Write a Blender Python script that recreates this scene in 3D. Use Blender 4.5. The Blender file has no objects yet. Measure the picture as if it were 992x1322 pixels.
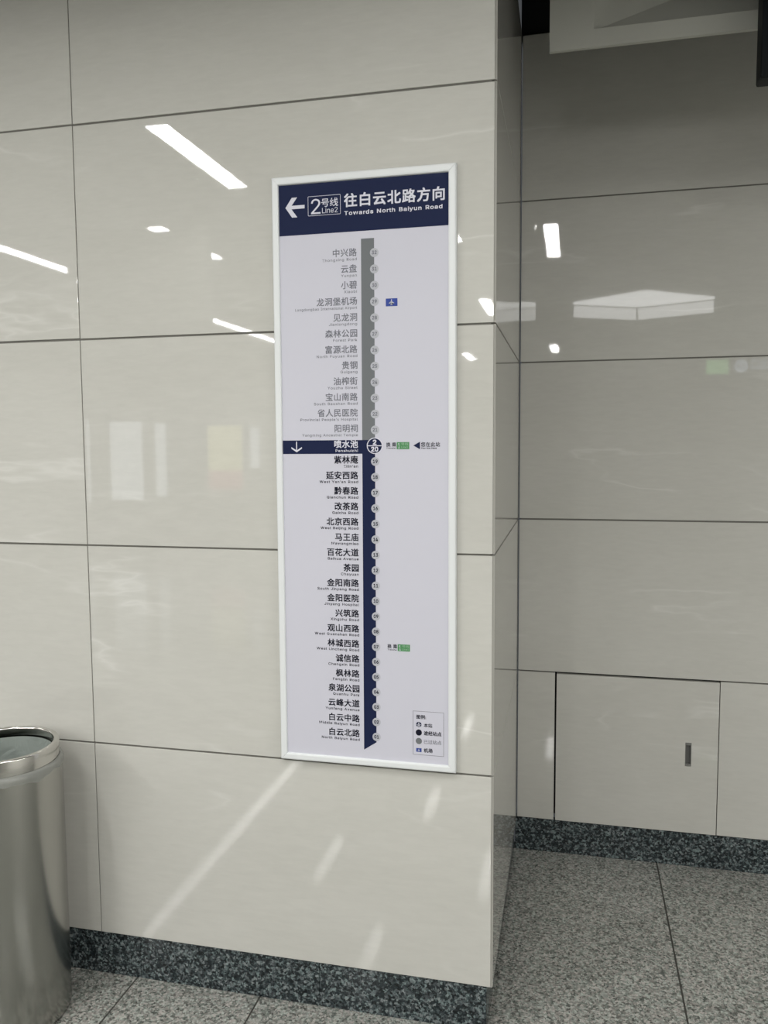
import bpy, bmesh, math, random
from mathutils import Vector, Matrix
random.seed(7)
S = bpy.context.scene
COL = S.collection

# ------------------------------------------------------------------ camera
F_PX = 1053.82
cam_d = bpy.data.cameras.new('camera')
cam_d.sensor_fit = 'VERTICAL'
cam_d.sensor_height = 36.0
cam_d.sensor_width = 36.0 * 992 / 1322
cam_d.lens = F_PX / 1322 * 36.0
cam_d.clip_start = 0.01
cam = bpy.data.objects.new('camera', cam_d)
COL.objects.link(cam)
yaw, pitch, roll = -0.229462, -0.082629, -0.006229
fwd = Vector((math.sin(yaw) * math.cos(pitch), math.cos(yaw) * math.cos(pitch), math.sin(pitch)))
rt = Vector((math.cos(yaw), -math.sin(yaw), 0))
up = rt.cross(fwd)
r2 = math.cos(roll) * rt + math.sin(roll) * up
u2 = -math.sin(roll) * rt + math.cos(roll) * up
M = Matrix((r2, u2, -fwd)).transposed().to_4x4()
M.translation = Vector((0.200967, -2.135867, 1.624418))
cam.matrix_world = M
S.camera = cam

# ------------------------------------------------------------------ world, exposure
w = bpy.data.worlds.new('world'); S.world = w
w.use_nodes = True
w.node_tree.nodes['Background'].inputs[0].default_value = (0.8, 0.85, 0.9, 1)
w.node_tree.nodes['Background'].inputs[1].default_value = 0.02
S.view_settings.view_transform = 'Standard'
S.view_settings.look = 'None'
S.view_settings.gamma = 1.0
S.view_settings.use_curve_mapping = False
S.view_settings.exposure = 1.90
LAMP = 20.0            # strength of the ceiling strip lamps
COFFER = 2.1           # strength of the recessed square ceiling light
S.cycles.max_bounces = 10
S.cycles.diffuse_bounces = 5
S.cycles.glossy_bounces = 6
S.cycles.caustics_reflective = True
S.cycles.sample_clamp_indirect = 6.0

# ------------------------------------------------------------------ materials
def nt(name):
    m = bpy.data.materials.new(name); m.use_nodes = True
    t = m.node_tree
    return m, t, t.nodes['Principled BSDF']

def N(t, typ, **kw):
    n = t.nodes.new(typ)
    for k, v in kw.items():
        if k.startswith('i_'):
            n.inputs[k[2:].replace('_', ' ')].default_value = v
        else:
            setattr(n, k, v)
    return n

def plain(name, col, rough=0.5, metal=0.0, spec=0.5, emit=0.0):
    m, t, b = nt(name)
    b.inputs['Base Color'].default_value = (*col, 1)
    b.inputs['Roughness'].default_value = rough
    b.inputs['Metallic'].default_value = metal
    b.inputs['Specular IOR Level'].default_value = spec
    if emit:
        b.inputs['Emission Color'].default_value = (*col, 1)
        b.inputs['Emission Strength'].default_value = emit
    # a breath of procedural unevenness in the gloss
    tc = N(t, 'ShaderNodeTexCoord'); n = N(t, 'ShaderNodeTexNoise')
    n.inputs['Scale'].default_value = 35
    t.links.new(tc.outputs['Object'], n.inputs['Vector'])
    mr = N(t, 'ShaderNodeMapRange')
    mr.inputs['To Min'].default_value = max(0.0, rough - 0.03); mr.inputs['To Max'].default_value = min(1, rough + 0.03)
    t.links.new(n.outputs['Fac'], mr.inputs['Value']); t.links.new(mr.outputs[0], b.inputs['Roughness'])
    return m

def ramp(t, stops):
    r = N(t, 'ShaderNodeValToRGB')
    e = r.color_ramp.elements
    while len(e) > 1: e.remove(e[-1])
    e[0].position = stops[0][0]; e[0].color = (*stops[0][1], 1)
    for p, c in stops[1:]:
        x = e.new(p); x.color = (*c, 1)
    return r

def mix(t, a, b, fac, blend='MIX'):
    m = N(t, 'ShaderNodeMix', data_type='RGBA', blend_type=blend)
    for s, v in ((0, fac), (6, a), (7, b)):
        if hasattr(v, 'links'): t.links.new(v, m.inputs[s])
        elif isinstance(v, tuple): m.inputs[s].default_value = (*v, 1)
        else: m.inputs[s].default_value = v
    return m.outputs[2]

def tile_material(name, axis, base=(0.552, 0.543, 0.508)):
    """polished cream porcelain: faint horizontal grain, a few pale slanting veins; every tile its own piece of stone"""
    m, t, b = nt(name)
    geo = N(t, 'ShaderNodeNewGeometry'); tc = N(t, 'ShaderNodeTexCoord')
    off = N(t, 'ShaderNodeVectorMath', operation='SCALE'); off.inputs[0].default_value = (13.1, 7.7, 9.3)
    t.links.new(geo.outputs['Random Per Island'], off.inputs['Scale'])
    add = N(t, 'ShaderNodeVectorMath', operation='ADD')
    t.links.new(tc.outputs['Object'], add.inputs[0]); t.links.new(off.outputs[0], add.inputs[1])
    def noise(scale_xyz, detail, dist=0.0, rough=0.55):
        mp = N(t, 'ShaderNodeMapping'); mp.inputs['Scale'].default_value = scale_xyz
        mp.inputs['Rotation'].default_value = (0, 0.16, 0) if axis == 'x' else (0.16, 0, 0)
        t.links.new(add.outputs[0], mp.inputs['Vector'])
        n = N(t, 'ShaderNodeTexNoise'); n.inputs['Scale'].default_value = 1
        n.inputs['Detail'].default_value = detail; n.inputs['Distortion'].default_value = dist; n.inputs['Roughness'].default_value = rough
        t.links.new(mp.outputs[0], n.inputs['Vector']); return n.outputs['Fac']
    grain = noise((16, 16, 75), 6, 0.3, 0.62)
    cloud = noise((1.6, 1.6, 4.5), 3, 0.6)
    r1 = ramp(t, [(0.28, tuple(c * 0.962 for c in base)), (0.72, tuple(min(1, c * 1.028) for c in base))])
    t.links.new(grain, r1.inputs[0])
    r2_ = ramp(t, [(0.3, (0.975, 0.975, 0.97)), (0.7, (1.02, 1.02, 1.02))])
    t.links.new(cloud, r2_.inputs[0])
    c = mix(t, r1.outputs[0], r2_.outputs[0], 1.0, 'MULTIPLY')
    # thin pale veins: the zero line of a slow noise, broken up by another
    v = noise((0.55, 0.55, 2.6), 5, 0.15, 0.5)
    sub = N(t, 'ShaderNodeMath', operation='SUBTRACT'); sub.inputs[1].default_value = 0.5; t.links.new(v, sub.inputs[0])
    ab = N(t, 'ShaderNodeMath', operation='ABSOLUTE'); t.links.new(sub.outputs[0], ab.inputs[0])
    rv = ramp(t, [(0.0, (1, 1, 1)), (0.005, (0.4, 0.4, 0.4)), (0.012, (0, 0, 0))]); t.links.new(ab.outputs[0], rv.inputs[0])
    brk = ramp(t, [(0.47, (0, 0, 0)), (0.60, (1, 1, 1))]); t.links.new(noise((2.3, 2.3, 3.1), 2), brk.inputs[0])
    vm = N(t, 'ShaderNodeMath', operation='MULTIPLY'); t.links.new(rv.outputs[0], vm.inputs[0]); t.links.new(brk.outputs[0], vm.inputs[1])
    vs = N(t, 'ShaderNodeMath', operation='MULTIPLY'); vs.inputs[1].default_value = 0.5; t.links.new(vm.outputs[0], vs.inputs[0])
    c = mix(t, c, (0.70, 0.69, 0.66), vs.outputs[0])
    t.links.new(c, b.inputs['Base Color'])
    b.inputs['Roughness'].default_value = 0.025
    b.inputs['IOR'].default_value = 1.5
    return m

def granite(name, stops, rough, fine=320, coarse=110, spec=0.5):
    m, t, b = nt(name)
    tc = N(t, 'ShaderNodeTexCoord')
    v = N(t, 'ShaderNodeTexVoronoi'); v.inputs['Scale'].default_value = coarse; v.inputs['Randomness'].default_value = 1
    n = N(t, 'ShaderNodeTexNoise'); n.inputs['Scale'].default_value = fine; n.inputs['Detail'].default_value = 3
    n2 = N(t, 'ShaderNodeTexNoise'); n2.inputs['Scale'].default_value = 40; n2.inputs['Detail'].default_value = 2
    nd = N(t, 'ShaderNodeTexNoise'); nd.inputs['Scale'].default_value = coarse * 1.3
    t.links.new(tc.outputs['Object'], nd.inputs['Vector'])
    dv = N(t, 'ShaderNodeVectorMath', operation='SCALE'); dv.inputs['Scale'].default_value = 0.012
    t.links.new(nd.outputs['Color'], dv.inputs[0])
    ad = N(t, 'ShaderNodeVectorMath', operation='ADD'); t.links.new(tc.outputs['Object'], ad.inputs[0]); t.links.new(dv.outputs[0], ad.inputs[1])
    t.links.new(ad.outputs[0], v.inputs['Vector'])
    for k in (n, n2): t.links.new(tc.outputs['Object'], k.inputs['Vector'])
    sep = N(t, 'ShaderNodeSeparateColor'); t.links.new(v.outputs['Color'], sep.inputs[0])
    a = N(t, 'ShaderNodeMath', operation='MULTIPLY'); a.inputs[1].default_value = 0.62; t.links.new(sep.outputs[0], a.inputs[0])
    c_ = N(t, 'ShaderNodeMath', operation='MULTIPLY_ADD'); c_.inputs[1].default_value = 0.38; t.links.new(n.outputs['Fac'], c_.inputs[0]); t.links.new(a.outputs[0], c_.inputs[2])
    d = N(t, 'ShaderNodeMath', operation='MULTIPLY_ADD'); d.inputs[1].default_value = 0.25; t.links.new(n2.outputs['Fac'], d.inputs[0]); t.links.new(c_.outputs[0], d.inputs[2])
    d2 = N(t, 'ShaderNodeMath', operation='SUBTRACT'); d2.inputs[1].default_value = 0.125; t.links.new(d.outputs[0], d2.inputs[0])
    r = ramp(t, stops); t.links.new(d2.outputs[0], r.inputs[0])
    # a little hue wander between green-grey and pinkish grains
    hue = ramp(t, [(0.3, (0.95, 1.02, 0.98)), (0.7, (1.05, 0.99, 0.97))]); t.links.new(sep.outputs[1], hue.inputs[0])
    t.links.new(mix(t, r.outputs[0], hue.outputs[0], 1.0, 'MULTIPLY'), b.inputs['Base Color'])
    b.inputs['Roughness'].default_value = rough
    b.inputs['Specular IOR Level'].default_value = spec
    return m

def steel(name, col=(0.52, 0.51, 0.48), rough=0.22, vertical=True, aniso=0.5):
    m, t, b = nt(name)
    tc = N(t, 'ShaderNodeTexCoord'); mp = N(t, 'ShaderNodeMapping')
    mp.inputs['Scale'].default_value = (4, 4, 900) if vertical else (300, 300, 4)
    n = N(t, 'ShaderNodeTexNoise'); n.inputs['Scale'].default_value = 1; n.inputs['Detail'].default_value = 3
    t.links.new(tc.outputs['Object'], mp.inputs['Vector']); t.links.new(mp.outputs[0], n.inputs['Vector'])
    mr = N(t, 'ShaderNodeMapRange'); mr.inputs['To Min'].default_value = rough - 0.06; mr.inputs['To Max'].default_value = rough + 0.06
    t.links.new(n.outputs['Fac'], mr.inputs['Value']); t.links.new(mr.outputs[0], b.inputs['Roughness'])
    b.inputs['Base Color'].default_value = (*col, 1); b.inputs['Metallic'].default_value = 1
    bp = N(t, 'ShaderNodeBump'); bp.inputs['Strength'].default_value = 0.04; bp.inputs['Distance'].default_value = 0.001
    t.links.new(n.outputs['Fac'], bp.inputs['Height']); t.links.new(bp.outputs[0], b.inputs['Normal'])
    return m

def glow(name, col, strength):
    m = bpy.data.materials.new(name); m.use_nodes = True; t = m.node_tree; t.nodes.clear()
    e = N(t, 'ShaderNodeEmission'); e.inputs[0].default_value = (*col, 1); e.inputs[1].default_value = strength
    o = N(t, 'ShaderNodeOutputMaterial'); t.links.new(e.outputs[0], o.inputs[0])
    return m

MT = dict(
    tile_x=tile_material('cream_porcelain', 'x'),
    tile_y=tile_material('cream_porcelain_return', 'y'),
    grout=plain('dark_grout', (0.15, 0.145, 0.13), 0.9),
    gap=plain('black_gap', (0.012, 0.012, 0.012), 0.9),
    floor=granite('grey_granite', [(0.16, (0.055, 0.06, 0.056)), (0.34, (0.16, 0.166, 0.157)), (0.55, (0.27, 0.272, 0.26)), (0.8, (0.42, 0.418, 0.40))], 0.06, fine=330, coarse=165, spec=0.13),
    joint=plain('floor_joint', (0.05, 0.048, 0.042), 0.9),
    skirt=granite('dark_granite', [(0.2, (0.006, 0.009, 0.011)), (0.45, (0.022, 0.029, 0.034)), (0.62, (0.075, 0.092, 0.10)), (0.85, (0.24, 0.28, 0.29))], 0.14, fine=360, coarse=160),
    ceiling=plain('ceiling_panel', (0.70, 0.70, 0.68), 0.6),
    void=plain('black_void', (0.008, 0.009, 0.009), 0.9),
    hall=plain('hall_panel', (0.66, 0.65, 0.62), 0.45),
    edge=plain('corner_strip', (0.42, 0.41, 0.38), 0.35),
    alu=plain('white_aluminium', (0.74, 0.76, 0.77), 0.38),
    print_white=plain('print_lavender_white', (0.585, 0.58, 0.655), 0.55, spec=0.25),
    navy=plain('print_navy', (0.0115, 0.0175, 0.056), 0.6, spec=0.12),
    grey=plain('print_grey', (0.165, 0.175, 0.185), 0.6, spec=0.12),
    txt_grey=plain('print_text_grey', (0.17, 0.175, 0.205), 0.6, spec=0.12),
    txt_black=plain('print_text_black', (0.010, 0.011, 0.022), 0.6, spec=0.1),
    white=plain('print_white', (0.66, 0.66, 0.73), 0.55, spec=0.25),
    dot=plain('print_dot', (0.46, 0.465, 0.51), 0.55, spec=0.25),
    green=plain('print_green', (0.085, 0.27, 0.11), 0.55, spec=0.25),
    pale_green=plain('print_pale_green', (0.30, 0.47, 0.33), 0.55, spec=0.2),
    blue=plain('print_blue', (0.035, 0.065, 0.30), 0.55, spec=0.25),
    steel=steel('brushed_steel', (0.44, 0.435, 0.41)),
    steel_rim=steel('polished_steel', (0.60, 0.59, 0.56), 0.16),
    handle=plain('grey_metal_pull', (0.22, 0.22, 0.21), 0.45, metal=0.3),
    handle_dark=plain('pull_recess', (0.12, 0.12, 0.115), 0.5),
    box=plain('grey_painted_metal', (0.50, 0.50, 0.455), 0.45),
    black=plain('black_plastic', (0.006, 0.008, 0.010), 0.5, spec=0.2),
    screen=plain('dark_screen', (0.005, 0.006, 0.008), 0.25, spec=0.25),
    rod=plain('dark_rod', (0.05, 0.05, 0.05), 0.5),
    lamp=glow('lamp_light', (1.0, 0.995, 0.97), LAMP),
    coffer=glow('coffer_light', (1.0, 1.0, 0.99), COFFER),
    coffer_side=glow('coffer_side_light', (1.0, 1.0, 0.99), COFFER * 0.72),
    poster_white=glow('poster_white_light', (0.9, 0.95, 1.0), 0.72),
    poster_yellow=glow('poster_yellow_light', (1.0, 0.95, 0.45), 0.58),
    poster_red=glow('poster_red_light', (1.0, 0.32, 0.30), 0.4),
    sign_green=glow('sign_green_light', (0.34, 0.75, 0.30), 0.9),
    sign_white=glow('sign_white_light', (0.75, 0.85, 1.0), 0.8),
)
# translucent liner of the bin
m, t, b = nt('bin_liner_plastic')
b.inputs['Base Color'].default_value = (0.42, 0.43, 0.40, 1); b.inputs['Roughness'].default_value = 0.2
b.inputs['Transmission Weight'].default_value = 0.5
n = N(t, 'ShaderNodeTexNoise'); n.inputs['Scale'].default_value = 22; n.inputs['Detail'].default_value = 3
tc = N(t, 'ShaderNodeTexCoord'); t.links.new(tc.outputs['Object'], n.inputs['Vector'])
bp = N(t, 'ShaderNodeBump'); bp.inputs['Strength'].default_value = 0.35; bp.inputs['Distance'].default_value = 0.01
t.links.new(n.outputs['Fac'], bp.inputs['Height']); t.links.new(bp.outputs[0], b.inputs['Normal'])
MT['liner'] = m
m, t, b = nt('bin_liner_inside')
b.inputs['Base Color'].default_value = (0.26, 0.29, 0.27, 1); b.inputs['Roughness'].default_value = 0.35
n = N(t, 'ShaderNodeTexNoise'); n.inputs['Scale'].default_value = 14; n.inputs['Detail'].default_value = 3; n.inputs['Distortion'].default_value = 1.0
tc = N(t, 'ShaderNodeTexCoord'); t.links.new(tc.outputs['Object'], n.inputs['Vector'])
bp = N(t, 'ShaderNodeBump'); bp.inputs['Strength'].default_value = 0.5; bp.inputs['Distance'].default_value = 0.02
t.links.new(n.outputs['Fac'], bp.inputs['Height']); t.links.new(bp.outputs[0], b.inputs['Normal'])
MT['liner_in'] = m

# ------------------------------------------------------------------ object helpers
def mesh_obj(name, bm, mats, parent=None, loc=(0, 0, 0), smooth=False):
    me = bpy.data.meshes.new(name)
    bm.normal_update()
    bm.to_mesh(me); bm.free()
    for mm in (mats if isinstance(mats, (list, tuple)) else [mats]): me.materials.append(mm)
    if smooth:
        for p in me.polygons: p.use_smooth = True
    o = bpy.data.objects.new(name, me); COL.objects.link(o)
    o.location = loc
    if parent is not None: o.parent = parent
    return o

def thing(name, label, cat, loc=(0, 0, 0), group=None, rotz=0.0):
    o = bpy.data.objects.new(name, None); COL.objects.link(o)
    o.empty_display_size = 0.1; o.location = loc; o.rotation_euler = (0, 0, rotz)
    o['label'] = label; o['category'] = cat
    if group: o['group'] = group
    return o

def struct(name, bm, mats, label=None, cat=None, smooth=False):
    o = mesh_obj(name, bm, mats, smooth=smooth)
    o['kind'] = 'structure'
    o['label'] = label or name.replace('_', ' '); o['category'] = cat or 'wall'
    return o

def box(bm, x0, x1, y0, y1, z0, z1, mat=0, bev=0.0, seg=1):
    vs = [bm.verts.new(p) for p in ((x0, y0, z0), (x1, y0, z0), (x1, y1, z0), (x0, y1, z0), (x0, y0, z1), (x1, y0, z1), (x1, y1, z1), (x0, y1, z1))]
    fs = [bm.faces.new([vs[i] for i in q]) for q in ((0, 3, 2, 1), (4, 5, 6, 7), (0, 1, 5, 4), (1, 2, 6, 5), (2, 3, 7, 6), (3, 0, 4, 7))]
    for f in fs: f.material_index = mat
    if bev:
        es = list({e for f in fs for e in f.edges})
        r = bmesh.ops.bevel(bm, geom=es, offset=bev, segments=seg, affect='EDGES', profile=0.5)
        for f in r['faces']: f.material_index = mat
    return vs

def lathe(bm, prof, n=72, mat=0, cx=0, cy=0, wob=None):
    rings = []
    for k, (r, z) in enumerate(prof):
        ring = []
        for i in range(n):
            a = 2 * math.pi * i / n
            rr, zz = (r, z) if wob is None else wob(k, a, r, z)
            ring.append(bm.verts.new((cx + rr * math.cos(a), cy + rr * math.sin(a), zz)))
        rings.append(ring)
    for A, B in zip(rings, rings[1:]):
        for i in range(n):
            f = bm.faces.new((A[i], A[(i + 1) % n], B[(i + 1) % n], B[i])); f.material_index = mat
    return rings

def plate(bm, pts, y0, y1, mat=0):
    """polygon in the x-z plane, given anticlockwise as seen from the front (-y), extruded from y0 (front) to y1 (back)"""
    A = [bm.verts.new((x, y0, z)) for x, z in pts]; B = [bm.verts.new((x, y1, z)) for x, z in pts]
    f = bm.faces.new(A); f.material_index = mat
    bm.faces.new(list(reversed(B))).material_index = mat
    n = len(pts)
    for i in range(n):
        bm.faces.new((A[(i + 1) % n], A[i], B[i], B[(i + 1) % n])).material_index = mat

# ------------------------------------------------------------------ structure
ZB, TH, TW, D = 0.1328, 0.6, 1.2, 1.0608
JH, JV = 0.0055, 0.0028       # horizontal and vertical joint widths

def wall_tiles(bm, axis, cols, rows, at, depth=0.012, skip=()):
    """cols: list of (lo, hi); rows: list of (lo, hi).  The face lies at coordinate `at`, looking to -y (axis x) or +x (axis y)."""
    for r, (z0, z1) in enumerate(rows):
        for c, (a, b_) in enumerate(cols[r] if isinstance(cols[0], list) else cols):
            if (r, c) in skip: continue
            k0 = random.uniform(-.0006, .0006)
            if axis == 'x':
                box(bm, a + JV / 2, b_ - JV / 2, at + 0.0002, at + depth, z0 + JH / 2 + k0, z1 - JH / 2 + k0, 0, 0.0008)
            else:
                box(bm, at - depth, at - 0.0002, a + JV / 2, b_ - JV / 2, z0 + JH / 2, z1 - JH / 2, 0, 0.0008)

rows5 = [(ZB + i * TH, ZB + (i + 1) * TH) for i in range(5)]
X_FAR = -8.4
# pillar front: grout core with tiles on it
bm = bmesh.new()
cols = [(-TW * (i + 1), -TW * i) for i in range(7)]
cols[0] = (-TW, -0.0045)
wall_tiles(bm, 'x', cols, rows5, 0.0)
box(bm, X_FAR, -0.012, 0.0035, 0.10, ZB + 0.003, ZB + 5 * TH, 1)
struct('wall_front', bm, [MT['tile_x'], MT['grout']], 'cream polished tiled face of the pillar behind the route sign')
# return of the pillar, facing +x
bm = bmesh.new()
wall_tiles(bm, 'y', [(0.0045, D - 0.001)], rows5, 0.0)
box(bm, -0.10, -0.0035, 0.101, D - 0.001, ZB + 0.003, ZB + 5 * TH, 1)
for v_ in bm.verts: v_.co.x -= 0.008 * v_.co.y / D
struct('wall_return', bm, [MT['tile_y'], MT['grout']], 'narrow cream tiled side of the pillar seen at a slant')
# bevelled corner strip
bm = bmesh.new()
plate_pts = [(-0.0045, 0.0004), (-0.0004, 0.0045), (-0.010, 0.0095)]
for z0, z1 in rows5:
    lo = [bm.verts.new((x, y, z0 + 0.002)) for x, y in plate_pts]; hi = [bm.verts.new((x, y, z1 - 0.002)) for x, y in plate_pts]
    bm.faces.new(lo[::-1]); bm.faces.new(hi)
    for i in range(3): bm.faces.new((lo[i], lo[(i + 1) % 3], hi[(i + 1) % 3], hi[i]))
struct('trim_1', bm, MT['edge'], 'thin bevelled edge where the two pillar faces meet', 'trim')

# rear wall of the recess
XR = 4.4
PX0, PX1, PZ1 = 0.1385, 0.7430, ZB + TH
bm = bmesh.new()
c_low = [(-0.0065, PX0), (PX1, 1.943), (1.943, 3.143), (3.143, XR)]
c_up = [(-0.0065, 1.2), (1.2, 2.4), (2.4, 3.6), (3.6, XR)]
wall_tiles(bm, 'x', [c_low, c_up, c_up, c_up, c_up], rows5, D)
box(bm, 0.0, PX0 - 0.004, D + 0.0035, D + 0.15, ZB + 0.003, PZ1, 1)
box(bm, PX1 + 0.002, XR, D + 0.0035, D + 0.15, ZB + 0.003, PZ1, 1)
box(bm, 0.0, XR, D + 0.0035, D + 0.15, PZ1 + 0.0035, ZB + 5 * TH, 1)
box(bm, PX0 - 0.004, PX1 + 0.002, D + 0.06, D + 0.15, ZB + 0.003, PZ1 + 0.0035, 2)
struct('wall_rear', bm, [MT['tile_x'], MT['grout'], MT['gap']], 'cream tiled wall set back to the right of the pillar')

# granite skirtings, set back a little under the tiles
def skirt(name, pieces, axis, at, label):
    bm = bmesh.new()
    for a, b_ in pieces:
        if axis == 'x': box(bm, a + 0.0008, b_ - 0.0008, at, at + 0.03, 0.0, ZB - 0.001, 0, 0.0012)
        else: box(bm, at - 0.03, at, a + 0.0008, b_ - 0.0008, 0.0, ZB - 0.001, 0, 0.0012)
    struct(name, bm, MT['skirt'], label, 'skirting')
skirt('baseboard_front', [(X_FAR, -2.27), (-2.27, -1.67), (-1.67, -1.072), (-1.072, -0.50), (-0.50, -0.016)], 'x', 0.005, 'dark speckled granite skirting under the pillar front')
skirt('baseboard_return', [(0.036, 0.62), (0.62, D + 0.003)], 'y', -0.016, 'dark granite skirting under the narrow side of the pillar')
skirt('baseboard_rear', [(-0.014, 0.41), (0.41, 1.01), (1.01, 1.61), (1.61, 2.21), (2.21, 3.4), (3.4, XR)], 'x', D + 0.004, 'dark granite skirting under the wall set back on the right')

# floor: granite slabs over a dark bed
YF = -25.0
bm = bmesh.new()
xs = [-8.4 + 0.0, -7.085, -5.885, -4.685, -3.485, -2.285, -1.085, -0.685, 0.531, 1.731, 2.931, XR]
ys = [D + 0.06, 0.0 - 0.42] + [-1.02 - 0.6 * i for i in range(40)] + [YF]
ys = sorted(set(ys), reverse=True)
G = 0.0028
for x0, x1 in zip(xs, xs[1:]):
    for y1, y0 in zip(ys, ys[1:]):
        z = 0.0
        box(bm, x0 + G, x1 - G, y0 + (0.0008), y1 - (0.0008), -0.03, 0.0, 0)
box(bm, X_FAR, XR, YF, D + 0.06, -0.05, -0.002, 1)
struct('floor', bm, [MT['floor'], MT['joint']], 'speckled grey polished granite floor slabs', 'floor')

# ceiling panels of the hall (lamps and the square coffer are let into them)
ZC = 3.0
CX0, CX1, CY0, CY1 = 0.13, 1.66, -5.45, -4.42
bm = bmesh.new()
Y0C = -0.45
box(bm, X_FAR, XR, YF, Y0C, ZC + 0.02, ZC + 0.06)
struct('ceiling', bm, MT['ceiling'], 'pale flat ceiling of the concourse', 'ceiling')
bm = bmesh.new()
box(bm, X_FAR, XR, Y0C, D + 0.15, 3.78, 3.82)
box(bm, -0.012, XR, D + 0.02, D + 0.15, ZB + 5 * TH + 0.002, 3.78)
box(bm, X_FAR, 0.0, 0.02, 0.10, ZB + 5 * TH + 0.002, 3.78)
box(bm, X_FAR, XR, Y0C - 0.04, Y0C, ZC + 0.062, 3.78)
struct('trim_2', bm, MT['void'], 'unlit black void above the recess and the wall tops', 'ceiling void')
# the far ends of the hall
bm = bmesh.new(); box(bm, -4.25, XR, YF - 0.1, YF, 0, ZC + 0.06); struct('wall_far', bm, MT['hall'], 'far end wall of the concourse')
bm = bmesh.new(); box(bm, X_FAR, -4.25, -11.1, -11.0, 0, ZC + 0.06); struct('wall_left_far', bm, MT['hall'], 'concourse wall with lit poster panels')
bm = bmesh.new(); box(bm, -4.35, -4.25, YF, -11.1, 0, ZC + 0.06); struct('wall_left_aisle', bm, MT['hall'], 'side wall of the far aisle')
bm = bmesh.new(); box(bm, X_FAR - 0.1, X_FAR, -11.1, 0.1, 0, 3.8); struct('wall_left', bm, MT['hall'], 'left end wall of the concourse')
bm = bmesh.new(); box(bm, XR, XR + 0.1, YF, D + 0.15, 0, 3.8); struct('wall_right', bm, MT['hall'], 'right side wall of the concourse')

# ------------------------------------------------------------------ access panel with flush pull
ap = thing('access_panel', 'square cream tiled access panel low in the rear wall with a dark upright flush pull', 'access panel', (PX0, D, ZB))
PW, PH = PX1 - PX0, TH
bm = bmesh.new()
# tile leaf with a slot for the pull
hx0, hx1, hz0, hz1 = 0.4865, 0.5085, 0.2640, 0.3560
gx0, gx1, gz0, gz1 = 0.0055, PW - 0.0015, JH / 2, PH - 0.0060
for (a, b_, c, d_) in ((gx0, hx0, gz0, gz1), (hx1, gx1, gz0, gz1), (hx0, hx1, gz0, hz0), (hx0, hx1, hz1, gz1)):
    vs = [bm.verts.new(p) for p in ((a, 0.0002, c), (b_, 0.0002, c), (b_, 0.0002, d_), (a, 0.0002, d_))]
    bm.faces.new(vs)
# rims
def rim(x0, x1, z0, z1, y0, y1, inward):
    p = [(x0, z0), (x1, z0), (x1, z1), (x0, z1)]
    for i in range(4):
        (ax, az), (bx_, bz) = p[i], p[(i + 1) % 4]
        q = [bm.verts.new(v) for v in ((ax, y0, az), (ax, y1, az), (bx_, y1, bz), (bx_, y0, bz))]
        bm.faces.new(q if not inward else q[::-1])
rim(gx0, gx1, gz0, gz1, 0.0002, 0.022, False)
rim(hx0, hx1, hz0, hz1, 0.0002, 0.022, True)
bmesh.ops.remove_doubles(bm, verts=bm.verts, dist=1e-5)
mesh_obj('door_leaf', bm, MT['tile_x'], ap)
bm = bmesh.new()
fr = 0.0028
box(bm, hx0 + 0.0003, hx0 + fr, -0.0012, 0.016, hz0 + 0.0003, hz1 - 0.0003, 0, 0.0005)
box(bm, hx1 - fr, hx1 - 0.0003, -0.0012, 0.016, hz0 + 0.0003, hz1 - 0.0003, 0, 0.0005)
box(bm, hx0 + fr, hx1 - fr, -0.0012, 0.016, hz0 + 0.0003, hz0 + 0.010, 0, 0.0005)
box(bm, hx0 + fr, hx1 - fr, -0.0012, 0.016, hz1 - 0.010, hz1 - 0.0003, 0, 0.0005)
hd = mesh_obj('pull_handle', bm, MT['handle'], ap); hd['label'] = 'grey metal flush pull'
bm = bmesh.new()
box(bm, hx0 + fr, hx1 - fr, 0.010, 0.015, hz0 + 0.010, hz1 - 0.010)
mesh_obj('pull_recess', bm, MT['handle_dark'], hd)
bm = bmesh.new()
bmesh.ops.create_cone(bm, cap_ends=True, segments=16, radius1=0.0022, radius2=0.0016, depth=0.002, matrix=Matrix.Translation(((hx0 + hx1) / 2, -0.0018, hz0 + 0.0052)) @ Matrix.Rotation(math.pi / 2, 4, 'X'))
mesh_obj('screw', bm, MT['steel_rim'], hd)

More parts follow.
